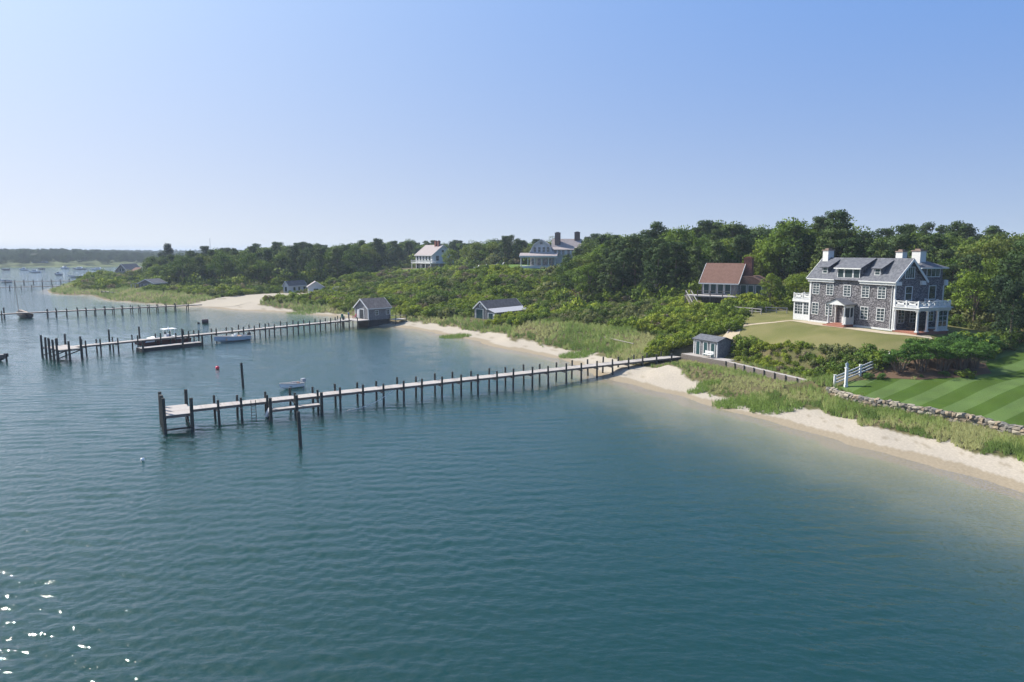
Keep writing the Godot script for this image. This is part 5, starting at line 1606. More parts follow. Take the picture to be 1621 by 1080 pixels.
func piers() -> void:
	rng.seed = 33
	# the long pier in the middle of the picture
	var A := Vector2(-31.6, -65.4)
	var B := Vector2(25.0, -99.3)
	var dir := (B - A).normalized()
	var left := Vector2(dir.y, -dir.x)
	var t := pier("pier", "long plank pier with dark pilings running from the square end platform to the bathhouse", A, B, 1.75, 1.6, [2.5, 4.74, 7.43, 10.03, 12.48, 15.01, 17.56, 19.76, 22.18, 24.6, 27.02, 29.52, 32.02, 34.5, 36.98, 39.72, 42.16, 44.98, 47.57, 50.25, 52.79, 55.63, 58.32, 60.98, 63.71], 0.7)
	# end platform
	var P := A - dir * 2.35
	plank_deck(t, P - left * 1.6, left, 4.6, -2.35, 0.0, 1.62, "platform_planks")
	for w in [-1.5, 0.6, 2.9]:
		put("crossbeam", Mb.new().bar(Vector3(P.x + left.x * w, 1.42, P.y + left.y * w), Vector3(A.x + left.x * w, 1.42, A.y + left.y * w), 0.14, 0.22).done(), board_wood, t)
	for q in [[0.0, -1.75], [0.0, -0.2], [0.0, 1.4], [0.0, 3.1], [2.35, -1.75], [2.35, 3.1]]:
		var p: Vector2 = P + dir * q[0] + left * q[1]
		piling(t, p.x, p.y, 1.6 + (1.75 if q[1] < 0 and q[0] < 1 else 1.5), 0.17)
	for q in [0.15, 2.2]:
		var a: Vector2 = P + dir * q - left * 1.7
		var b: Vector2 = P + dir * q + left * 3.0
		put("brace", Mb.new().bar(Vector3(a.x, 0.2, a.y), Vector3(b.x, 0.5, b.y), 0.08, 0.16).done(), post_wood, t)
	var ba := P - left * 1.72
	put("brace", Mb.new().bar(Vector3(ba.x, 0.25, ba.y), Vector3(ba.x + dir.x * 2.3, 0.25, ba.y + dir.y * 2.3), 0.08, 0.16).done(), post_wood, t)
	# low landing stage on the near side
	var S := A + dir * 7.3 - left * 1.35
	plank_deck(t, S, dir, 5.2, 0.0, 1.0, 0.95, "landing_planks")
	put("stringer", Mb.new().bar(Vector3(S.x, 0.82, S.y), Vector3(S.x + dir.x * 5.2, 0.82, S.y + dir.y * 5.2), 0.1, 0.22).done(), board_wood, t)
	for s in [0.0, 2.6, 5.2]:
		var p: Vector2 = S + dir * s - left * 0.15
		piling(t, p.x, p.y, 2.25, 0.17)
	# ladder on the near edge
	var q0 := A + dir * 5.7 - left * 0.08
	var lad := put("ladder", Mb.new().bar(Vector3(q0.x, -0.5, q0.y), Vector3(q0.x, 1.9, q0.y), 0.05, 0.05).bar(Vector3(q0.x + dir.x * 0.45, -0.5, q0.y + dir.y * 0.45), Vector3(q0.x + dir.x * 0.45, 1.9, q0.y + dir.y * 0.45), 0.05, 0.05).done(), post_wood, t)
	for k in 5: put("rung", Mb.new().bar(Vector3(q0.x, 0.0 + k * 0.32, q0.y), Vector3(q0.x + dir.x * 0.45, k * 0.32, q0.y + dir.y * 0.45), 0.05, 0.04).done(), post_wood, lad)
	# folded white tarp hanging at the landing
	var tp := Mb.new()
	var wp := A + dir * 7.25 - left * 0.3
	for k in 5:
		var o := Vector3(wp.x + k * 0.06 * dir.x - left.x * k * 0.12, 0.55 + k * 0.16, wp.y + k * 0.06 * dir.y - left.y * k * 0.12)
		tp.bar(o, o + Vector3(-0.12, -0.5, 0.15), 0.3, 0.22)
	tag(put("tarpaulin", tp.done(), white_paint), "white tarpaulin bundle hanging beside the low landing stage", "tarpaulin")
	# line trailing from the pier into the water
	var rp := A + dir * 21.0 - left * 0.1
	var r2 := A + dir * 15.2 - left * 1.6
	var rope := Mb.new()
	var last := Vector3(rp.x, 1.3, rp.y)
	for k in range(1, 9):
		var f := k / 8.0
		var p := Vector3(rp.x, 1.3, rp.y).lerp(Vector3(r2.x, 0.02, r2.y), f) - Vector3(0, sin(f * PI) * 0.45, 0)
		rope.tube(last, p, 0.035, 0.035, 5, false)
		last = p
	tag(put("mooring_rope", rope.done(), smat(lin(0.6, 0.58, 0.52))), "pale mooring line sagging from the long pier into the water", "rope")
	# free-standing mooring piles
	var poles := [[-34.1, -85.0, 3.0, "lone mooring pile behind the long pier"], [-18.7, -58.6, 3.0, "lone mooring pile in front of the long pier"]]
	for p in poles:
		var m := Mb.new().tube(Vector3(0.06, -3.5, 0), Vector3(-0.08, p[2], 0), 0.17, 0.15, 10)
		var o := thing("mooring_pile", p[3], "pile", Vector3(p[0], 0, p[1]), 0.0, "free-standing mooring piles")
		put("post", m.done(), post_wood, o)
		put("cap", Mb.new().tube(Vector3(-0.08, p[2], 0), Vector3(-0.08, p[2] + 0.06, 0), 0.16, 0.03, 10).done(), board_wood, o)
	# the second pier, to the boathouse
	var A2 := Vector2(-71.2, -110.0)
	var B2 := Vector2(-35.7, -154.4)
	var d2 := (B2 - A2).normalized()
	var l2 := Vector2(d2.y, -d2.x)
	var t2 := pier("pier", "second plank pier leading to the grey boathouse with boats alongside", A2, B2, 1.7, 1.6, [1.64, 3.9, 6.42, 9.6, 13.62, 16.2, 18.71, 20.57, 24.0, 27.1, 29.51, 31.86, 34.28, 36.31, 39.05, 41.81, 44.6, 47.44, 50.01, 52.8, 55.0], 0.85)
	plank_deck(t2, A2 - d2 * 3.4 - l2 * 2.6, l2, 6.6, -3.4, 0.0, 1.62, "platform_planks")
	for q in [[-3.4, -2.7, 1.9], [-3.4, -1.1, 1.6], [-3.4, 0.6, 1.7], [-3.4, 2.3, 1.7], [-3.4, 4.1, 1.9], [0, -2.7, 1.9], [-1.7, -2.7, 1.3], [0, 4.1, 1.8], [-1.2, 4.1, 1.2], [-2.3, 4.1, 1.2]]:
		var p: Vector2 = A2 + d2 * q[0] + l2 * q[1]
		piling(t2, p.x, p.y, 1.6 + q[2], 0.17)
	for w in [-2.4, 0.8, 3.9]:
		var a: Vector2 = A2 - d2 * 3.4 + l2 * w
		var b: Vector2 = A2 + l2 * w
		put("crossbeam", Mb.new().bar(Vector3(a.x, 1.4, a.y), Vector3(b.x, 1.4, b.y), 0.14, 0.22).done(), board_wood, t2)
		put("brace", Mb.new().bar(Vector3(a.x, 0.2, a.y), Vector3(b.x, 1.3, b.y), 0.08, 0.16).done(), post_wood, t2)
	# floating dock moored to it
	var F := A2 + d2 * 9.2 - l2 * 2.6
	var fl := thing("floating_dock", "low floating dock moored to the near side of the second pier", "dock")
	plank_deck(fl, F, d2, 10.8, 0.0, 2.1, 0.52)
	put("float", Mb.new().hexa([Vector3(F.x, -0.2, F.y), Vector3(F.x + d2.x * 10.8, -0.2, F.y + d2.y * 10.8), Vector3(F.x + d2.x * 10.8 + l2.x * 2.1, -0.2, F.y + d2.y * 10.8 + l2.y * 2.1), Vector3(F.x + l2.x * 2.1, -0.2, F.y + l2.y * 2.1), Vector3(F.x, 0.45, F.y), Vector3(F.x + d2.x * 10.8, 0.45, F.y + d2.y * 10.8), Vector3(F.x + d2.x * 10.8 + l2.x * 2.1, 0.45, F.y + d2.y * 10.8 + l2.y * 2.1), Vector3(F.x + l2.x * 2.1, 0.45, F.y + l2.y * 2.1)]).done(), post_wood, fl)
	for s in [0.2, 7.0, 10.6]:
		var p: Vector2 = F + d2 * s - l2 * 0.2
		piling(fl, p.x, p.y, 3.3 if s == 7.0 else 1.9, 0.17)
	for q in [[7.2, 5.2, "mooring pile at the bow of the T-top boat"], [12.6, 6.0, "mooring pile beside the T-top boat's stern"]]:
		var p: Vector2 = A2 + d2 * q[0] + l2 * q[1]
		var o := thing("mooring_pile", q[2], "pile", Vector3(p.x, 0, p.y), 0.0, "free-standing mooring piles")
		put("post", Mb.new().tube(Vector3(0, -3.5, 0), Vector3(0, 3.4, 0), 0.18, 0.15, 9).done(), post_wood, o)
	# third pier
	pier("pier", "third pier, thin and far off, ending at the sandy lane", Vector2(-146, -156.8), Vector2(-91.9, -202.0), 1.5, 1.4, [0.5, 3.0, 6.0, 9.0, 12.0, 15.0, 18.0, 21.0, 22.6, 32.2, 34.3, 36.6, 39.0, 41.0, 43.2, 45.4, 47.5, 49.7, 51.9, 53.9, 56.2, 58.5, 60.7, 63.2, 66.5], 0.6)
	var sm := thing("mooring_pile", "mooring pile at the bow of the moored catboat", "pile", Vector3(-131.5, 0, -176.0), 0.0, "free-standing mooring piles")
	put("post", Mb.new().tube(Vector3(0, -3, 0), Vector3(0, 2.6, 0), 0.2, 0.17, 9).done(), post_wood, sm)
	# docks off the point
	pier("pier", "nearer of the two distant docks off the point", Vector2(-240, -291), Vector2(-196, -322), 1.6, 1.3, [1, 5, 9, 13, 17, 21, 25, 29, 33, 37, 41, 45, 49], 0.6)
	pier("pier", "farther of the two distant docks off the point", Vector2(-268, -348), Vector2(-222, -372), 2.0, 1.5, [1, 3, 5, 8, 12, 16, 20, 24, 28, 32, 36, 40, 44, 48], 0.8)
	# the boardwalk and bulkhead past the bathhouse
	var bw := thing("boardwalk", "plank boardwalk on a timber bulkhead in front of the bathhouse", "boardwalk")
	var w0 := Vector2(25.0, -99.6)
	var w1 := Vector2(29.4, -92.4)
	var wd := (w1 - w0).normalized()
	plank_deck(bw, w0 - Vector2(wd.y, -wd.x) * 0.0, wd, w0.distance_to(w1), 0.0, 2.1, 2.04)
	var w2 := Vector2(34.6, -78.0)
	var wd2 := (w2 - w1).normalized()
	plank_deck(bw, w1, wd2, w1.distance_to(w2), 0.0, 0.55, 2.04)
	for q in [[w0, w1], [w1, w2]]:
		var a := Vector3(q[0].x, 1.4, q[0].y)
		var b := Vector3(q[1].x, 1.4, q[1].y)
		for k in 3: put("bulkhead_board", Mb.new().bar(a + Vector3(0, -0.45 + k * 0.42, 0), b + Vector3(0, -0.45 + k * 0.42, 0), 0.1, 0.4).done(), board_wood, bw)
	for k in 9:
		var p := w1.lerp(w2, k / 8.0)
		put("post", Mb.new().tube(Vector3(p.x - 0.12, 0.4, p.y + 0.05), Vector3(p.x - 0.12, 2.1, p.y + 0.05), 0.1, 0.1, 7).done(), board_wood, bw)
	for k in 8: clear_spots.append([lerpf(17.0, 25.0, k / 7.0), lerpf(-94.5, -99.6, k / 7.0), 1.7])
	for k in 5: clear_spots.append([lerpf(w0.x, w1.x, k / 4.0) + 0.6, lerpf(w0.y, w1.y, k / 4.0), 1.5])
	for k in 12: clear_spots.append([lerpf(w1.x, w2.x, k / 11.0) + 0.2, lerpf(w1.y, w2.y, k / 11.0), 0.75])
	# hand rail of the sand path up the bank
	var ra := Vector3(30.9, 2.7, -99.4)
	var rb := Vector3(33.3, 5.7, -101.9)
	var hr := thing("hand_rail", "grey timber hand rail along the sand path up the bank", "railing", ra)
	put("rail", Mb.new().bar(Vector3(0, 0.95, 0), rb - ra + Vector3(0, 0.95, 0), 0.12, 0.14).done(), deck_wood, hr)
	for k in 4: put("post", Mb.new().box(Vector3(-0.05, -1.2, -0.05), Vector3(0.05, 0.9, 0.05), Transform3D(Basis(), (rb - ra) * k / 3.0)).done(), deck_wood, hr)
	for q in [[24.2, -101.6], [25.6, -102.9]]:
		var o := put("marker_post", Mb.new().box(Vector3(-0.06, -0.4, -0.06), Vector3(0.06, 1.3, 0.06)).done(), deck_wood)
		o.position = Vector3(q[0], ground(q[0], q[1]), q[1])
		tag(o, "short grey post " + ("nearer the pier" if q[0] < 25 else "nearer the bathhouse") + " where pier meets boardwalk", "post", "short posts at the pier's landward end")
	var lg := put("driftwood_log", Mb.new().tube(Vector3.ZERO, Vector3(3.5, 0.0, 8.3), 0.09, 0.07, 8).done(), stain_mat(lin(0.33, 0.3, 0.26), 0.7, 1.0, 71))
	lg.position = Vector3(15.9, ground(16, -116) + 0.15, -116.1)
	tag(lg, "pale driftwood log lying in the marsh grass behind the long pier", "log")

# ---------------------------------------------------------------- stone wall, lamp post, fence
func stone(seed_: int) -> ArrayMesh:
	rng.seed = seed_
	var bm := BoxMesh.new()
	bm.size = Vector3.ONE
	bm.subdivide_width = 1
	bm.subdivide_height = 1
	bm.subdivide_depth = 1
	var arr := bm.get_mesh_arrays()
	var vs: PackedVector3Array = arr[Mesh.ARRAY_VERTEX]
	var jit := {}
	var st := SurfaceTool.new()
	st.begin(Mesh.PRIMITIVE_TRIANGLES)
	st.set_smooth_group(-1)
	for k in vs.size():
		var p := vs[k]
		var key := "%.1f %.1f %.1f" % [p.x, p.y, p.z]
		if not jit.has(key): jit[key] = Vector3(rng.randf_range(-0.1, 0.1), rng.randf_range(-0.1, 0.1), rng.randf_range(-0.1, 0.1))
		vs[k] = p.lerp(p.normalized() * 0.56, 0.55) + jit[key]
	for k in arr[Mesh.ARRAY_INDEX]: st.add_vertex(vs[k])
	st.generate_normals()
	return st.commit()

func stone_wall() -> void:
	var stones := []
	for k in 8: stones.append(stone(400 + k))
	var mats := [stain_mat(lin(0.3, 0.26, 0.21), 0.6, 2.0, 81), stain_mat(lin(0.38, 0.3, 0.21), 0.6, 2.0, 82), stain_mat(lin(0.23, 0.215, 0.19), 0.6, 2.0, 83), stain_mat(lin(0.4, 0.35, 0.27), 0.65, 2.0, 84)]
	var t := thing("stone_wall", "low dry stone wall of rounded fieldstones edging the striped lawn", "wall")
	rng.seed = 88
	var line := WALL
	var total := 0.0
	for k in line.size() - 1: total += line[k].distance_to(line[k + 1])
	for row in 3:
		var s := 0.0
		while s < total - 0.2:
			var w := rng.randf_range(0.42, 0.86) * (1.0 - row * 0.06)
			var m := s + w * 0.5
			s += w * 0.93
			var k := 0
			while k < line.size() - 2 and m > line[k].distance_to(line[k + 1]):
				m -= line[k].distance_to(line[k + 1])
				k += 1
			var a: Vector2 = line[k]
			var d: Vector2 = (line[k + 1] - a).normalized()
			var p: Vector2 = a + d * m + Vector2(d.y, -d.x) * rng.randf_range(-0.06, 0.06)
			var inn := Vector2(d.y, -d.x) * -1.2
			var base := ground(p.x - inn.x * -1.0, p.y - inn.y * -1.0) - 0.05
			base = minf(base, ground(p.x + inn.x, p.y + inn.y) - 0.05)
			var o := put("stone", stones[rng.randi() % 8], mats[rng.randi() % 4], t)
			o.position = Vector3(p.x, base + 0.2 + row * 0.34 + rng.randf_range(-0.04, 0.04), p.y)
			o.rotation = Vector3(rng.randf_range(-0.25, 0.25), -d.angle() + rng.randf_range(-0.3, 0.3), rng.randf_range(-0.2, 0.2))
			o.scale = Vector3(w * 1.12, rng.randf_range(0.38, 0.52), rng.randf_range(0.5, 0.75))
	for k in line.size() - 1:
		for j in 8:
			var p: Vector2 = line[k].lerp(line[k + 1], j / 8.0)
			clear_spots.append([p.x, p.y, 0.5])
	for q in [[43, -74.5], [45, -74], [47.5, -74], [50, -74.5], [52, -75.5], [46, -76], [49, -76.5], [40, -73.8], [53, -78.5], [37.5, -74]]: clear_spots.append([q[0], q[1], 2.0])
	# lamp post
	var px := 36.3
	var pz := -72.9
	var l := thing("lamp_post", "white lamp post with a grey lantern at the end of the rail fence", "lamp post", Vector3(px, ground(px, pz), pz))
	put("post", Mb.new().box(Vector3(-0.13, -0.3, -0.13), Vector3(0.13, 2.05, 0.13)).box(Vector3(-0.19, 2.05, -0.19), Vector3(0.19, 2.13, 0.19)).box(Vector3(-0.17, 0, -0.17), Vector3(0.17, 0.3, 0.17)).done(), white_paint, l)
	var lm := smat(lin(0.3, 0.36, 0.42), 0.4)
	var la := put("lantern", Mb.new().tube(Vector3(0, 2.13, 0), Vector3(0, 2.5, 0), 0.11, 0.17, 6).tube(Vector3(0, 2.5, 0), Vector3(0, 2.72, 0), 0.22, 0.03, 6).done(), lm, l)
	put("finial", Mb.new().tube(Vector3(0, 2.72, 0), Vector3(0, 2.84, 0), 0.03, 0.01, 6).done(), lm, la)
	# white rail fence
	var f := thing("rail_fence", "white three-rail fence running from the lamp post to the hedge", "fence")
	var pts := [Vector2(35.4, -73.6), Vector2(38.85, -75.0), Vector2(41.1, -75.9), Vector2(43.0, -76.7)]
	for k in pts.size():
		var g := ground(pts[k].x, pts[k].y)
		put("post", Mb.new().box(Vector3(pts[k].x - 0.1, g - 0.4, pts[k].y - 0.1), Vector3(pts[k].x + 0.1, g + 1.25, pts[k].y + 0.1)).box(Vector3(pts[k].x - 0.13, g + 1.25, pts[k].y - 0.13), Vector3(pts[k].x + 0.13, g + 1.3, pts[k].y + 0.13)).done(), white_paint, f)
		if k:
			var h := ground(pts[k - 1].x, pts[k - 1].y)
			for y in [0.35, 0.7, 1.05]: put("rail", Mb.new().bar(Vector3(pts[k - 1].x, h + y, pts[k - 1].y), Vector3(pts[k].x, g + y, pts[k].y), 0.05, 0.15).done(), white_paint, f)

# ---------------------------------------------------------------- boats
func hull(L: float, B: float, D: float, sheer: float, tran := 0.75) -> Array:
	# bow towards -x; returns [outer shell, deck line]
	var m := Mb.new()
	var n := 12
	var ring := []
	for k in n + 1:
		var u := float(k) / n
		var x := -L / 2 + L * u
		var b := B / 2 * (sin(minf(u * 1.9, PI / 2)) if u < 0.83 else lerpf(1.0, tran + 0.1, (u - 0.83) / 0.17))
		b = maxf(b, 0.03)
		var top := D * 0.62 + sheer * (1.0 - u) * (1.0 - u)
		var keel := -D * 0.38 + (sheer * 0.9 + D * 0.35) * pow(1.0 - u, 5.0)
		ring.append([Vector3(x, top, -b), Vector3(x, lerpf(keel, top, 0.35), -b * 0.86), Vector3(x, keel, 0), Vector3(x, lerpf(keel, top, 0.35), b * 0.86), Vector3(x, top, b)])
	for k in n:
		for j in 4: m.quad(ring[k][j + 1], ring[k + 1][j + 1], ring[k + 1][j], ring[k][j])
	m.quad(ring[n][0], ring[n][1], ring[n][3], ring[n][4]).tri(ring[n][1], ring[n][2], ring[n][3])
	# rub rail and inside floor
	var dk := Mb.new()
	for k in n:
		for s in [0, 4]: dk.bar(ring[k][s], ring[k + 1][s], 0.12, 0.07)
		dk.quad(ring[k + 1][0].lerp(ring[k + 1][2], 0.45), ring[k][0].lerp(ring[k][2], 0.45), ring[k][4].lerp(ring[k][2], 0.45), ring[k + 1][4].lerp(ring[k + 1][2], 0.45))
	return [m.done(), dk.done(), ring]

func outboard(parent: Node3D, x: float, y: float, m: Material) -> void:
	var o := put("outboard_motor", Mb.new().box(Vector3(x - 0.05, y, -0.2), Vector3(x + 0.45, y + 0.55, 0.2)).box(Vector3(x + 0.08, y - 0.75, -0.09), Vector3(x + 0.3, y, 0.09)).done(), m, parent)
	o.set_meta("label", "dark outboard motor")

func boats() -> void:
	var dark := smat(lin(0.02, 0.022, 0.026), 0.35)
	var offw := smat(lin(0.72, 0.72, 0.7), 0.35)
	var inside := smat(lin(0.42, 0.4, 0.37), 0.7)
	# the little skiff behind the long pier
	var t := thing("skiff", "small white skiff with clutter and outboard floating behind the long pier", "boat", Vector3(-27.7, 0.12, -84.0), deg_to_rad(52.0))
	var h := hull(3.2, 1.4, 0.7, 0.3)
	put("hull", h[0], offw, t)
	put("interior", h[1], inside, t)
	for x in [-0.5, 0.6]: put("thwart", Mb.new().box(Vector3(x, 0.18, -0.62), Vector3(x + 0.28, 0.23, 0.62)).done(), deck_wood, t)
	put("gear", Mb.new().box(Vector3(-0.1, 0.0, -0.35), Vector3(0.35, 0.35, 0.2)).box(Vector3(1.0, 0.0, -0.3), Vector3(1.35, 0.42, 0.05)).done(), smat(lin(0.12, 0.07, 0.06)), t)
	outboard(t, 1.6, 0.3, smat(lin(0.3, 0.32, 0.34), 0.4))
	# grey-blue motor boat at the second pier
	t = thing("motorboat", "pale blue-grey open motorboat moored along the second pier", "boat", Vector3(-53.6, 0.15, -129.4), deg_to_rad(51.4))
	h = hull(7.0, 2.3, 1.1, 0.4)
	put("hull", h[0], smat(lin(0.36, 0.42, 0.47), 0.3), t)
	put("interior", h[1], smat(lin(0.6, 0.55, 0.5), 0.7), t)
	put("console", Mb.new().box(Vector3(0.2, 0.1, -0.45), Vector3(0.8, 1.15, 0.45)).done(), offw, t)
	put("windshield", Mb.new().box(Vector3(0.18, 1.15, -0.42), Vector3(0.22, 1.5, 0.42)).done(), glass, t)
	put("seat", Mb.new().box(Vector3(1.3, 0.1, -0.5), Vector3(1.8, 0.8, 0.5)).done(), smat(lin(0.45, 0.28, 0.2)), t)
	put("cushion", Mb.new().box(Vector3(-1.5, 0.1, -0.6), Vector3(-0.6, 0.55, 0.6)).done(), smat(lin(0.5, 0.32, 0.22)), t)
	outboard(t, 3.4, 0.6, dark)
	# the T-top boat on the far side of the second pier
	t = thing("console_boat", "dark red hulled boat with white T-top behind the second pier", "boat", Vector3(-64.3, 0.15, -124.3), deg_to_rad(51.4))
	h = hull(9.6, 2.9, 1.3, 0.5)
	put("hull", h[0], smat(lin(0.13, 0.045, 0.045), 0.3), t)
	put("interior", h[1], offw, t)
	put("cuddy", Mb.new().prism([Vector2(-3.2, 0.6), Vector2(-0.9, 0.6), Vector2(-0.9, 1.35), Vector2(-1.3, 1.45), Vector2(-2.4, 1.25)], Vector3(0, 0, -0.85), Vector3.RIGHT, Vector3.UP, Vector3(0, 0, 1.7)).done(), offw, t)
	put("console", Mb.new().box(Vector3(0.6, 0.4, -0.5), Vector3(1.4, 1.7, 0.5)).done(), offw, t)
	put("windshield", Mb.new().box(Vector3(0.58, 1.7, -0.48), Vector3(0.62, 2.2, 0.48)).done(), glass, t)
	var tt := put("t_top", Mb.new().box(Vector3(0.1, 2.6, -0.9), Vector3(2.4, 2.7, 0.9)).done(), offw, t)
	var fr := Mb.new()
	for q in [[0.5, -0.7], [0.5, 0.7], [1.9, -0.7], [1.9, 0.7]]: fr.tube(Vector3(q[0], 0.5, q[1]), Vector3(q[0] + 0.1, 2.6, q[1]), 0.04, 0.04, 6)
	put("frame", fr.done(), offw, tt)
	put("antenna", Mb.new().tube(Vector3(1.2, 2.7, 0), Vector3(1.2, 3.0, 0), 0.15, 0.1, 8).done(), offw, tt)
	put("seat", Mb.new().box(Vector3(2.0, 0.4, -0.6), Vector3(2.5, 1.3, 0.6)).done(), offw, t)
	outboard(t, 4.75, 0.75, dark)
	# catboat with mast
	t = thing("catboat", "dark hulled catboat with mast and tan covered boom", "sailboat", Vector3(-127.0, 0.2, -176.6), deg_to_rad(-25.0))
	h = hull(5.6, 2.2, 1.1, 0.45)
	put("hull", h[0], smat(lin(0.03, 0.028, 0.03), 0.35), t)
	put("deck", h[1], smat(lin(0.3, 0.2, 0.12), 0.6), t)
	put("sail_cover", Mb.new().prism([Vector2(-1.7, 0.85), Vector2(2.6, 0.75), Vector2(2.6, 1.0), Vector2(-1.4, 1.75)], Vector3(0, 0, -0.35), Vector3.RIGHT, Vector3.UP, Vector3(0, 0, 0.7)).done(), smat(lin(0.42, 0.32, 0.24)), t)
	var ms := put("mast", Mb.new().tube(Vector3(-1.7, 0.2, 0), Vector3(-2.4, 8.6, 0), 0.08, 0.05, 7).done(), smat(lin(0.3, 0.25, 0.2)), t)
	put("stay", Mb.new().tube(Vector3(-2.4, 8.5, 0), Vector3(-3.9, 0.9, 0), 0.02, 0.02, 4).tube(Vector3(-2.4, 8.5, 0), Vector3(2.5, 0.9, 0), 0.02, 0.02, 4).done(), dark, ms)
	# partly out of frame at the left edge
	t = thing("motorboat", "dark outboard boat cut off by the left edge of the picture", "boat", Vector3(-81.6, 0.15, -106.3), deg_to_rad(160.0))
	h = hull(5.0, 2.0, 0.9, 0.3)
	put("hull", h[0], smat(lin(0.05, 0.055, 0.06), 0.4), t)
	put("interior", h[1], inside, t)
	outboard(t, -2.9, 0.5, dark)
	# moored boats far out
	var far := [[-458, -620, 7.0, 0, 0.1, "low dark launch moored furthest left in the anchorage"], [-436, -612, 7.0, 1, 0.5, "dark cabin boat moored left in the anchorage"], [-384, -551, 9.0, 2, 0.2, "pale grey launch nearest in the far anchorage"], [-443, -645, 7.0, 0, -0.2, "small dark launch behind the pale grey one"], [-436, -668, 8.5, 1, 1.2, "blue-white cabin cruiser seen end on"], [-404, -640, 12.0, 3, 0.1, "long low motorboat in the middle of the anchorage"], [-376, -622, 11.0, 1, 0.25, "white cabin cruiser near the grey house's roof"], [-510, -1035, 14.0, 0, 0.1, "small dark boat in the far channel"], [-324, -489, 5.5, 3, 0.0, "small dark skiff moored beyond the distant docks"], [-283, -444, 9.5, 4, 0.05, "boat with flat awning at the farther distant dock"], [-279, -377, 6.0, 4, 0.1, "awning boat at the left end of the farther dock"]]
	for f in far:
		t = thing("moored_boat", f[5], "boat", Vector3(f[0], 0.3, f[1]), f[4], "boats moored in the far anchorage")
		h = hull(f[2], f[2] * 0.32, 1.5, 0.6)
		put("hull", h[0], [smat(lin(0.06, 0.07, 0.09), 0.4), smat(lin(0.45, 0.48, 0.5), 0.4), smat(lin(0.5, 0.53, 0.55), 0.4), smat(lin(0.2, 0.22, 0.25), 0.4), smat(lin(0.35, 0.38, 0.4), 0.4)][f[3]], t)
		put("deck", h[1], offw, t)
		var l: float = f[2]
		if f[3] in [1, 2, 3]:
			put("cabin", Mb.new().prism([Vector2(-l * 0.22, 0.6), Vector2(l * 0.2, 0.6), Vector2(l * 0.2, 2.4), Vector2(-l * 0.12, 2.4)], Vector3(0, 0, -l * 0.11), Vector3.RIGHT, Vector3.UP, Vector3(0, 0, l * 0.22)).done(), offw, t)
			put("windshield", Mb.new().box(Vector3(-l * 0.12, 1.5, -l * 0.112), Vector3(l * 0.18, 2.1, l * 0.112)).done(), glass, t)
		if f[3] == 4:
			put("awning", Mb.new().box(Vector3(-l * 0.35, 2.6, -l * 0.14), Vector3(l * 0.35, 2.75, l * 0.14)).done(), smat(lin(0.16, 0.2, 0.24)), t)
			var q := Mb.new()
			for a in [-0.3, 0.3]:
				for b in [-0.12, 0.12]: q.tube(Vector3(l * a, 0.5, l * b), Vector3(l * a, 2.6, l * b), 0.05, 0.05, 5)
			put("awning_pole", q.done(), offw, t)
	# the mast that rises over the wood
	t = thing("sailboat", "sailboat whose bare mast shows above the left end of the wood", "sailboat", Vector3(-262.0, 0.3, -600.0))
	h = hull(11.0, 3.2, 1.6, 0.5)
	put("hull", h[0], offw, t)
	put("deck", h[1], offw, t)
	put("mast", Mb.new().tube(Vector3(-1, 0.5, 0), Vector3(-1, 28.0, 0), 0.22, 0.16, 6).done(), smat(lin(0.5, 0.5, 0.5)), t)
	# buoys and float
	var by := [[-43.0, -98.2, 0.27, Color(0.75, 0.07, 0.09), "red ball buoy left of the lone mooring pile"], [-30.2, -54.0, 0.15, Color(0.8, 0.8, 0.78), "small white buoy in front of the pier's end platform"]]
	for b in by:
		var sp := SphereMesh.new()
		sp.radius = b[2]
		sp.height = b[2] * 2.0
		sp.radial_segments = 20
		sp.rings = 12
		var o := thing("mooring_buoy", b[4], "buoy", Vector3(b[0], 0.15, b[1]))
		put("ball", sp, smat(lin(b[3].r, b[3].g, b[3].b), 0.4), o)
		put("eye", Mb.new().tube(Vector3(0, b[2] * 0.95, 0), Vector3(0, b[2] * 1.25, 0), 0.05, 0.04, 7).done(), dark, o)
	var rf := thing("swim_raft", "small dark floating drum raft off the middle of the second pier", "raft", Vector3(-73.0, 0.1, -161.5), 0.4)
	put("drum", Mb.new().tube(Vector3(-0.7, 0.35, 0), Vector3(0.7, 0.45, 0), 0.55, 0.55, 12).done(), smat(lin(0.06, 0.045, 0.05), 0.6), rf)
	put("fender", Mb.new().tube(Vector3(-1.7, 0.05, 0.2), Vector3(-1.2, 0.1, 0.2), 0.22, 0.22, 10).done(), dark, rf)

func lawn_furniture() -> void:
	var rows := [[-13.5, -259.0, 0.3, "white lounge chair furthest left on the upper lawn"], [-10.5, -258.0, 0.1, "white lounge chair second from left on the upper lawn"], [-6.5, -257.0, -0.2, "white lounge chair in the middle of the upper lawn"], [-4.0, -256.0, 0.2, "white lounge chair furthest right on the upper lawn"], [-60, -262, 0.5, "white garden seat left of the big white house"]]
	for r in rows:
		var t := thing("lounge_chair", r[3], "chair", Vector3(r[0], ground(r[0], r[1]) + 0.05, r[1]), r[2], "white chairs on the upper lawn")
		put("seat", Mb.new().box(Vector3(-1.0, 0.35, -0.35), Vector3(0.6, 0.45, 0.35)).done(), white_paint, t)
		put("backrest", Mb.new().bar(Vector3(0.5, 0.45, 0), Vector3(1.1, 1.1, 0), 0.7, 0.08).done(), white_paint, t)
		for q in [[-0.9, -0.3], [-0.9, 0.3], [0.5, -0.3], [0.5, 0.3]]: put("leg", Mb.new().box(Vector3(q[0] - 0.04, 0, q[1] - 0.04), Vector3(q[0] + 0.04, 0.35, q[1] + 0.04)).done(), white_paint, t)

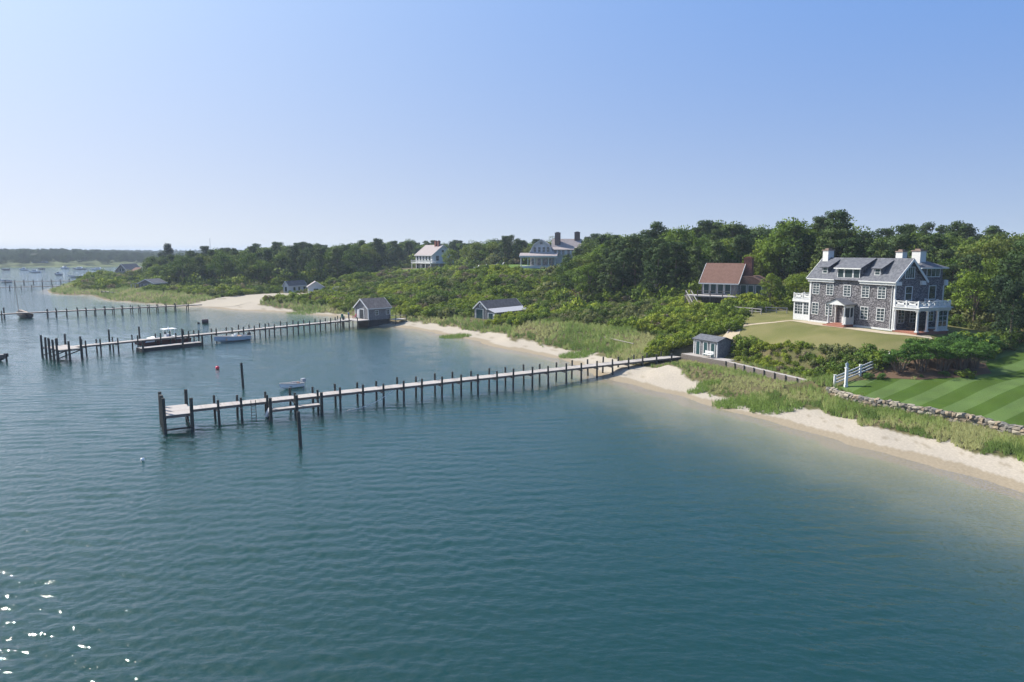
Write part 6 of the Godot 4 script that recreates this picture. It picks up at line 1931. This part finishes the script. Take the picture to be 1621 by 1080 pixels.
# ---------------------------------------------------------------- the person on the pier
func capsule(p: Vector3, b: Array) -> float:
	var a: Vector3 = b[0]
	var d: Vector3 = b[1] - a
	var t := clampf((p - a).dot(d) / maxf(d.length_squared(), 1e-9), 0.0, 1.0)
	return (p - a - d * t).length() - lerpf(b[2], b[3], t)

func flesh(m: Mb, bones: Array, cell: float, blend: float) -> void:
	# surface nets over the smooth union of tapered capsules
	var lo := Vector3.ONE * 1e9
	var hi := -lo
	for b in bones:
		for e in 2:
			var r := Vector3.ONE * (float(b[2 + e]) + cell * 2.0)
			lo = lo.min(b[e] - r)
			hi = hi.max(b[e] + r)
	var n := Vector3i(((hi - lo) / cell).ceil()) + Vector3i.ONE
	var f := PackedFloat32Array()
	f.resize(n.x * n.y * n.z)
	for z in n.z:
		for y in n.y:
			for x in n.x:
				var p := lo + Vector3(x, y, z) * cell
				var best := 1e3
				for b in bones:
					var d := capsule(p, b)
					var h := clampf(0.5 + 0.5 * (best - d) / blend, 0.0, 1.0)
					best = lerpf(best, d, h) - blend * h * (1.0 - h)
				f[x + n.x * (y + n.y * z)] = best
	var at := {}
	var step := [1, n.x, n.x * n.y]
	for z in n.z - 1:
		for y in n.y - 1:
			for x in n.x - 1:
				var k := x + n.x * (y + n.y * z)
				var sum := Vector3.ZERO
				var hits := 0
				for e in [[0, 1], [2, 3], [4, 5], [6, 7], [0, 2], [1, 3], [4, 6], [5, 7], [0, 4], [1, 5], [2, 6], [3, 7]]:
					var i0: int = k + (e[0] & 1) + ((e[0] >> 1) & 1) * n.x + (e[0] >> 2) * n.x * n.y
					var i1: int = k + (e[1] & 1) + ((e[1] >> 1) & 1) * n.x + (e[1] >> 2) * n.x * n.y
					if (f[i0] < 0.0) != (f[i1] < 0.0):
						var t := f[i0] / (f[i0] - f[i1])
						sum += Vector3(e[0] & 1, (e[0] >> 1) & 1, e[0] >> 2).lerp(Vector3(e[1] & 1, (e[1] >> 1) & 1, e[1] >> 2), t)
						hits += 1
				if hits:
					at[k] = m.v.size()
					m.v.append(lo + (Vector3(x, y, z) + sum / hits) * cell)
					m.n.append(Vector3(f[k + 1] - f[k], f[k + n.x] - f[k], f[k + n.x * n.y] - f[k]).normalized())
					m.c.append(m.col)
	for z in range(1, n.z - 1):
		for y in range(1, n.y - 1):
			for x in range(1, n.x - 1):
				var k := x + n.x * (y + n.y * z)
				for ax in 3:
					var s0 := f[k] < 0.0
					if s0 == (f[k + step[ax]] < 0.0): continue
					var u: int = step[(ax + 1) % 3]
					var w: int = step[(ax + 2) % 3]
					if not (at.has(k) and at.has(k - u) and at.has(k - u - w) and at.has(k - w)): continue
					var q := [at[k], at[k - u], at[k - u - w], at[k - w]]
					if s0: m.i.append_array([q[0], q[2], q[1], q[0], q[3], q[2]])
					else: m.i.append_array([q[0], q[1], q[2], q[0], q[2], q[3]])

func person() -> void:
	var t := thing("person", "person in a blue top and dark trousers standing on the pier by the boathouse", "person", Vector3(-37.6, 1.61, -156.4), deg_to_rad(70.0))
	var V := func(x, y, z): return Vector3(x, y, z)
	var skin := smat(lin(0.42, 0.26, 0.19), 0.6)
	var blue := smat(lin(0.16, 0.22, 0.36), 0.85)
	var dark := smat(lin(0.03, 0.03, 0.045), 0.85)
	# body: one figure, facing +z
	var m := Mb.new()
	var bones := [[V.call(0, 0.95, 0), V.call(0, 1.2, 0.0), 0.13, 0.12], [V.call(-0.09, 1.32, 0), V.call(0.09, 1.32, 0), 0.115, 0.115], [V.call(0, 1.4, 0), V.call(0, 1.5, 0.01), 0.055, 0.05]]
	for s in [-1.0, 1.0]:
		bones.append([V.call(s * 0.17, 1.38, 0), V.call(s * 0.24, 1.12, -0.02), 0.05, 0.042])
		bones.append([V.call(s * 0.24, 1.12, -0.02), V.call(s * 0.23, 0.88, 0.08), 0.04, 0.028])
		bones.append([V.call(s * 0.09, 0.92, 0), V.call(s * 0.1, 0.5, 0.02), 0.085, 0.06])
		bones.append([V.call(s * 0.1, 0.5, 0.02), V.call(s * 0.1, 0.09, -0.01), 0.056, 0.04])
		bones.append([V.call(s * 0.1, 0.045, -0.04), V.call(s * 0.12, 0.035, 0.14), 0.042, 0.032])
	flesh(m, bones, 0.026, 0.05)
	put("body", m.done(), skin, t)
	# hands with five fingers
	m = Mb.new()
	for s in [-1.0, 1.0]:
		var w := Vector3(s * 0.23, 0.87, 0.085)
		var hb := [[w, w + Vector3(0, -0.07, 0.03), 0.022, 0.026]]
		for k in 4:
			var o := Vector3(0, -0.075, 0.03) + Vector3(0, 0.006 * absf(k - 1.3), (k - 1.5) * 0.019)
			var l: float = [0.032, 0.038, 0.035, 0.027][k]
			hb.append([w + o, w + o + Vector3(-s * 0.006, -l, 0.004), 0.009, 0.008])
			hb.append([w + o + Vector3(-s * 0.006, -l, 0.004), w + o + Vector3(-s * 0.024, -l * 1.8, 0.0), 0.008, 0.007])
		hb.append([w + Vector3(0, -0.025, 0.045), w + Vector3(-s * 0.012, -0.055, 0.075), 0.011, 0.009])
		hb.append([w + Vector3(-s * 0.012, -0.055, 0.075), w + Vector3(-s * 0.02, -0.085, 0.08), 0.009, 0.007])
		flesh(m, hb, 0.006, 0.006)
	put("hands", m.done(), skin, t)
	# head with nose, ears and chin
	m = Mb.new()
	flesh(m, [[V.call(0, 1.63, -0.01), V.call(0, 1.66, 0.0), 0.085, 0.085], [V.call(0, 1.575, 0.045), V.call(0, 1.6, 0.03), 0.045, 0.06], [V.call(0, 1.615, 0.088), V.call(0, 1.6, 0.104), 0.01, 0.013], [V.call(-0.084, 1.62, 0), V.call(-0.088, 1.6, 0), 0.016, 0.012], [V.call(0.084, 1.62, 0), V.call(0.088, 1.6, 0), 0.016, 0.012], [V.call(-0.02, 1.572, 0.083), V.call(0.02, 1.572, 0.083), 0.008, 0.008]], 0.012, 0.02)
	put("head", m.done(), skin, t)
	var eyes := Mb.new()
	for s in [-1.0, 1.0]: eyes.tube(Vector3(s * 0.032, 1.634, 0.07), Vector3(s * 0.032, 1.634, 0.084), 0.011, 0.008, 7)
	put("eyes", eyes.done(), dark, t)
	m = Mb.new()
	flesh(m, [[V.call(0, 1.68, -0.015), V.call(0, 1.665, -0.03), 0.095, 0.095], [V.call(0, 1.62, -0.05), V.call(0, 1.55, -0.055), 0.075, 0.05]], 0.016, 0.03)
	put("hair", m.done(), smat(lin(0.03, 0.022, 0.018), 0.7), t)
	m = Mb.new()
	var top := [[V.call(0, 0.94, 0), V.call(0, 1.2, 0.0), 0.15, 0.135], [V.call(-0.1, 1.32, 0), V.call(0.1, 1.32, 0), 0.128, 0.128]]
	for s in [-1.0, 1.0]: top.append([V.call(s * 0.17, 1.38, 0), V.call(s * 0.225, 1.17, -0.015), 0.066, 0.06])
	flesh(m, top, 0.026, 0.05)
	put("shirt", m.done(), blue, t)
	m = Mb.new()
	var leg := [[V.call(-0.04, 0.93, 0), V.call(0.04, 0.93, 0), 0.135, 0.135]]
	for s in [-1.0, 1.0]:
		leg.append([V.call(s * 0.09, 0.9, 0), V.call(s * 0.1, 0.5, 0.02), 0.1, 0.075])
		leg.append([V.call(s * 0.1, 0.5, 0.02), V.call(s * 0.1, 0.1, -0.01), 0.073, 0.06])
	flesh(m, leg, 0.026, 0.04)
	put("trousers", m.done(), dark, t)
	# chairs beside the person
	for q in [[-38.9, -156.2, 0.6, lin(0.03, 0.16, 0.13), "dark green deck chair on the pier left of the person"], [-36.5, -157.1, -0.9, lin(0.22, 0.03, 0.035), "dark red deck chair between the person and the boathouse door"]]:
		var c := thing("deck_chair", q[4], "chair", Vector3(q[0], 1.61, q[1]), q[2], "deck chairs by the boathouse")
		var cm := smat(q[3], 0.6)
		put("seat", Mb.new().box(Vector3(-0.28, 0.36, -0.28), Vector3(0.28, 0.42, 0.3)).done(), cm, c)
		put("backrest", Mb.new().bar(Vector3(0, 0.4, -0.26), Vector3(0, 1.05, -0.5), 0.56, 0.05).done(), cm, c)
		for x in [-0.32, 0.32]:
			put("arm", Mb.new().box(Vector3(x - 0.05, 0.6, -0.35), Vector3(x + 0.05, 0.64, 0.35)).done(), cm, c)
			put("leg", Mb.new().box(Vector3(x - 0.03, 0, 0.22), Vector3(x + 0.03, 0.6, 0.3)).done(), cm, c)
			put("leg", Mb.new().box(Vector3(x - 0.03, 0, -0.36), Vector3(x + 0.03, 0.6, -0.28)).done(), cm, c)

func _ready() -> void:
	nz.seed = 4
	nz.frequency = 0.02
	nz2.seed = 9
	nz2.frequency = 0.02
	nz2.fractal_octaves = 3
	setup()
	survey()
	land()
	sea()

	kit()
	forest = poly(FOREST)
	dry_lawn = poly(DRY_LAWN)
	green_lawn = poly(GREEN_LAWN)
	upper_lawn = poly(UPPER_LAWN)
	hill_lawn = poly(HILL_LAWN)
	cottage_sand = poly(COTTAGE_SAND)
	lawns()
	mansion()
	bath_house()
	boat_house()
	green_door_shed()
	red_roof_cottage()
	white_house()
	gambrel_house()
	small_houses()
	piers()
	stone_wall()

	woods()
	garden()
	scrub_and_grass()
	far_shore()
	boats()
	lawn_furniture()
	person()
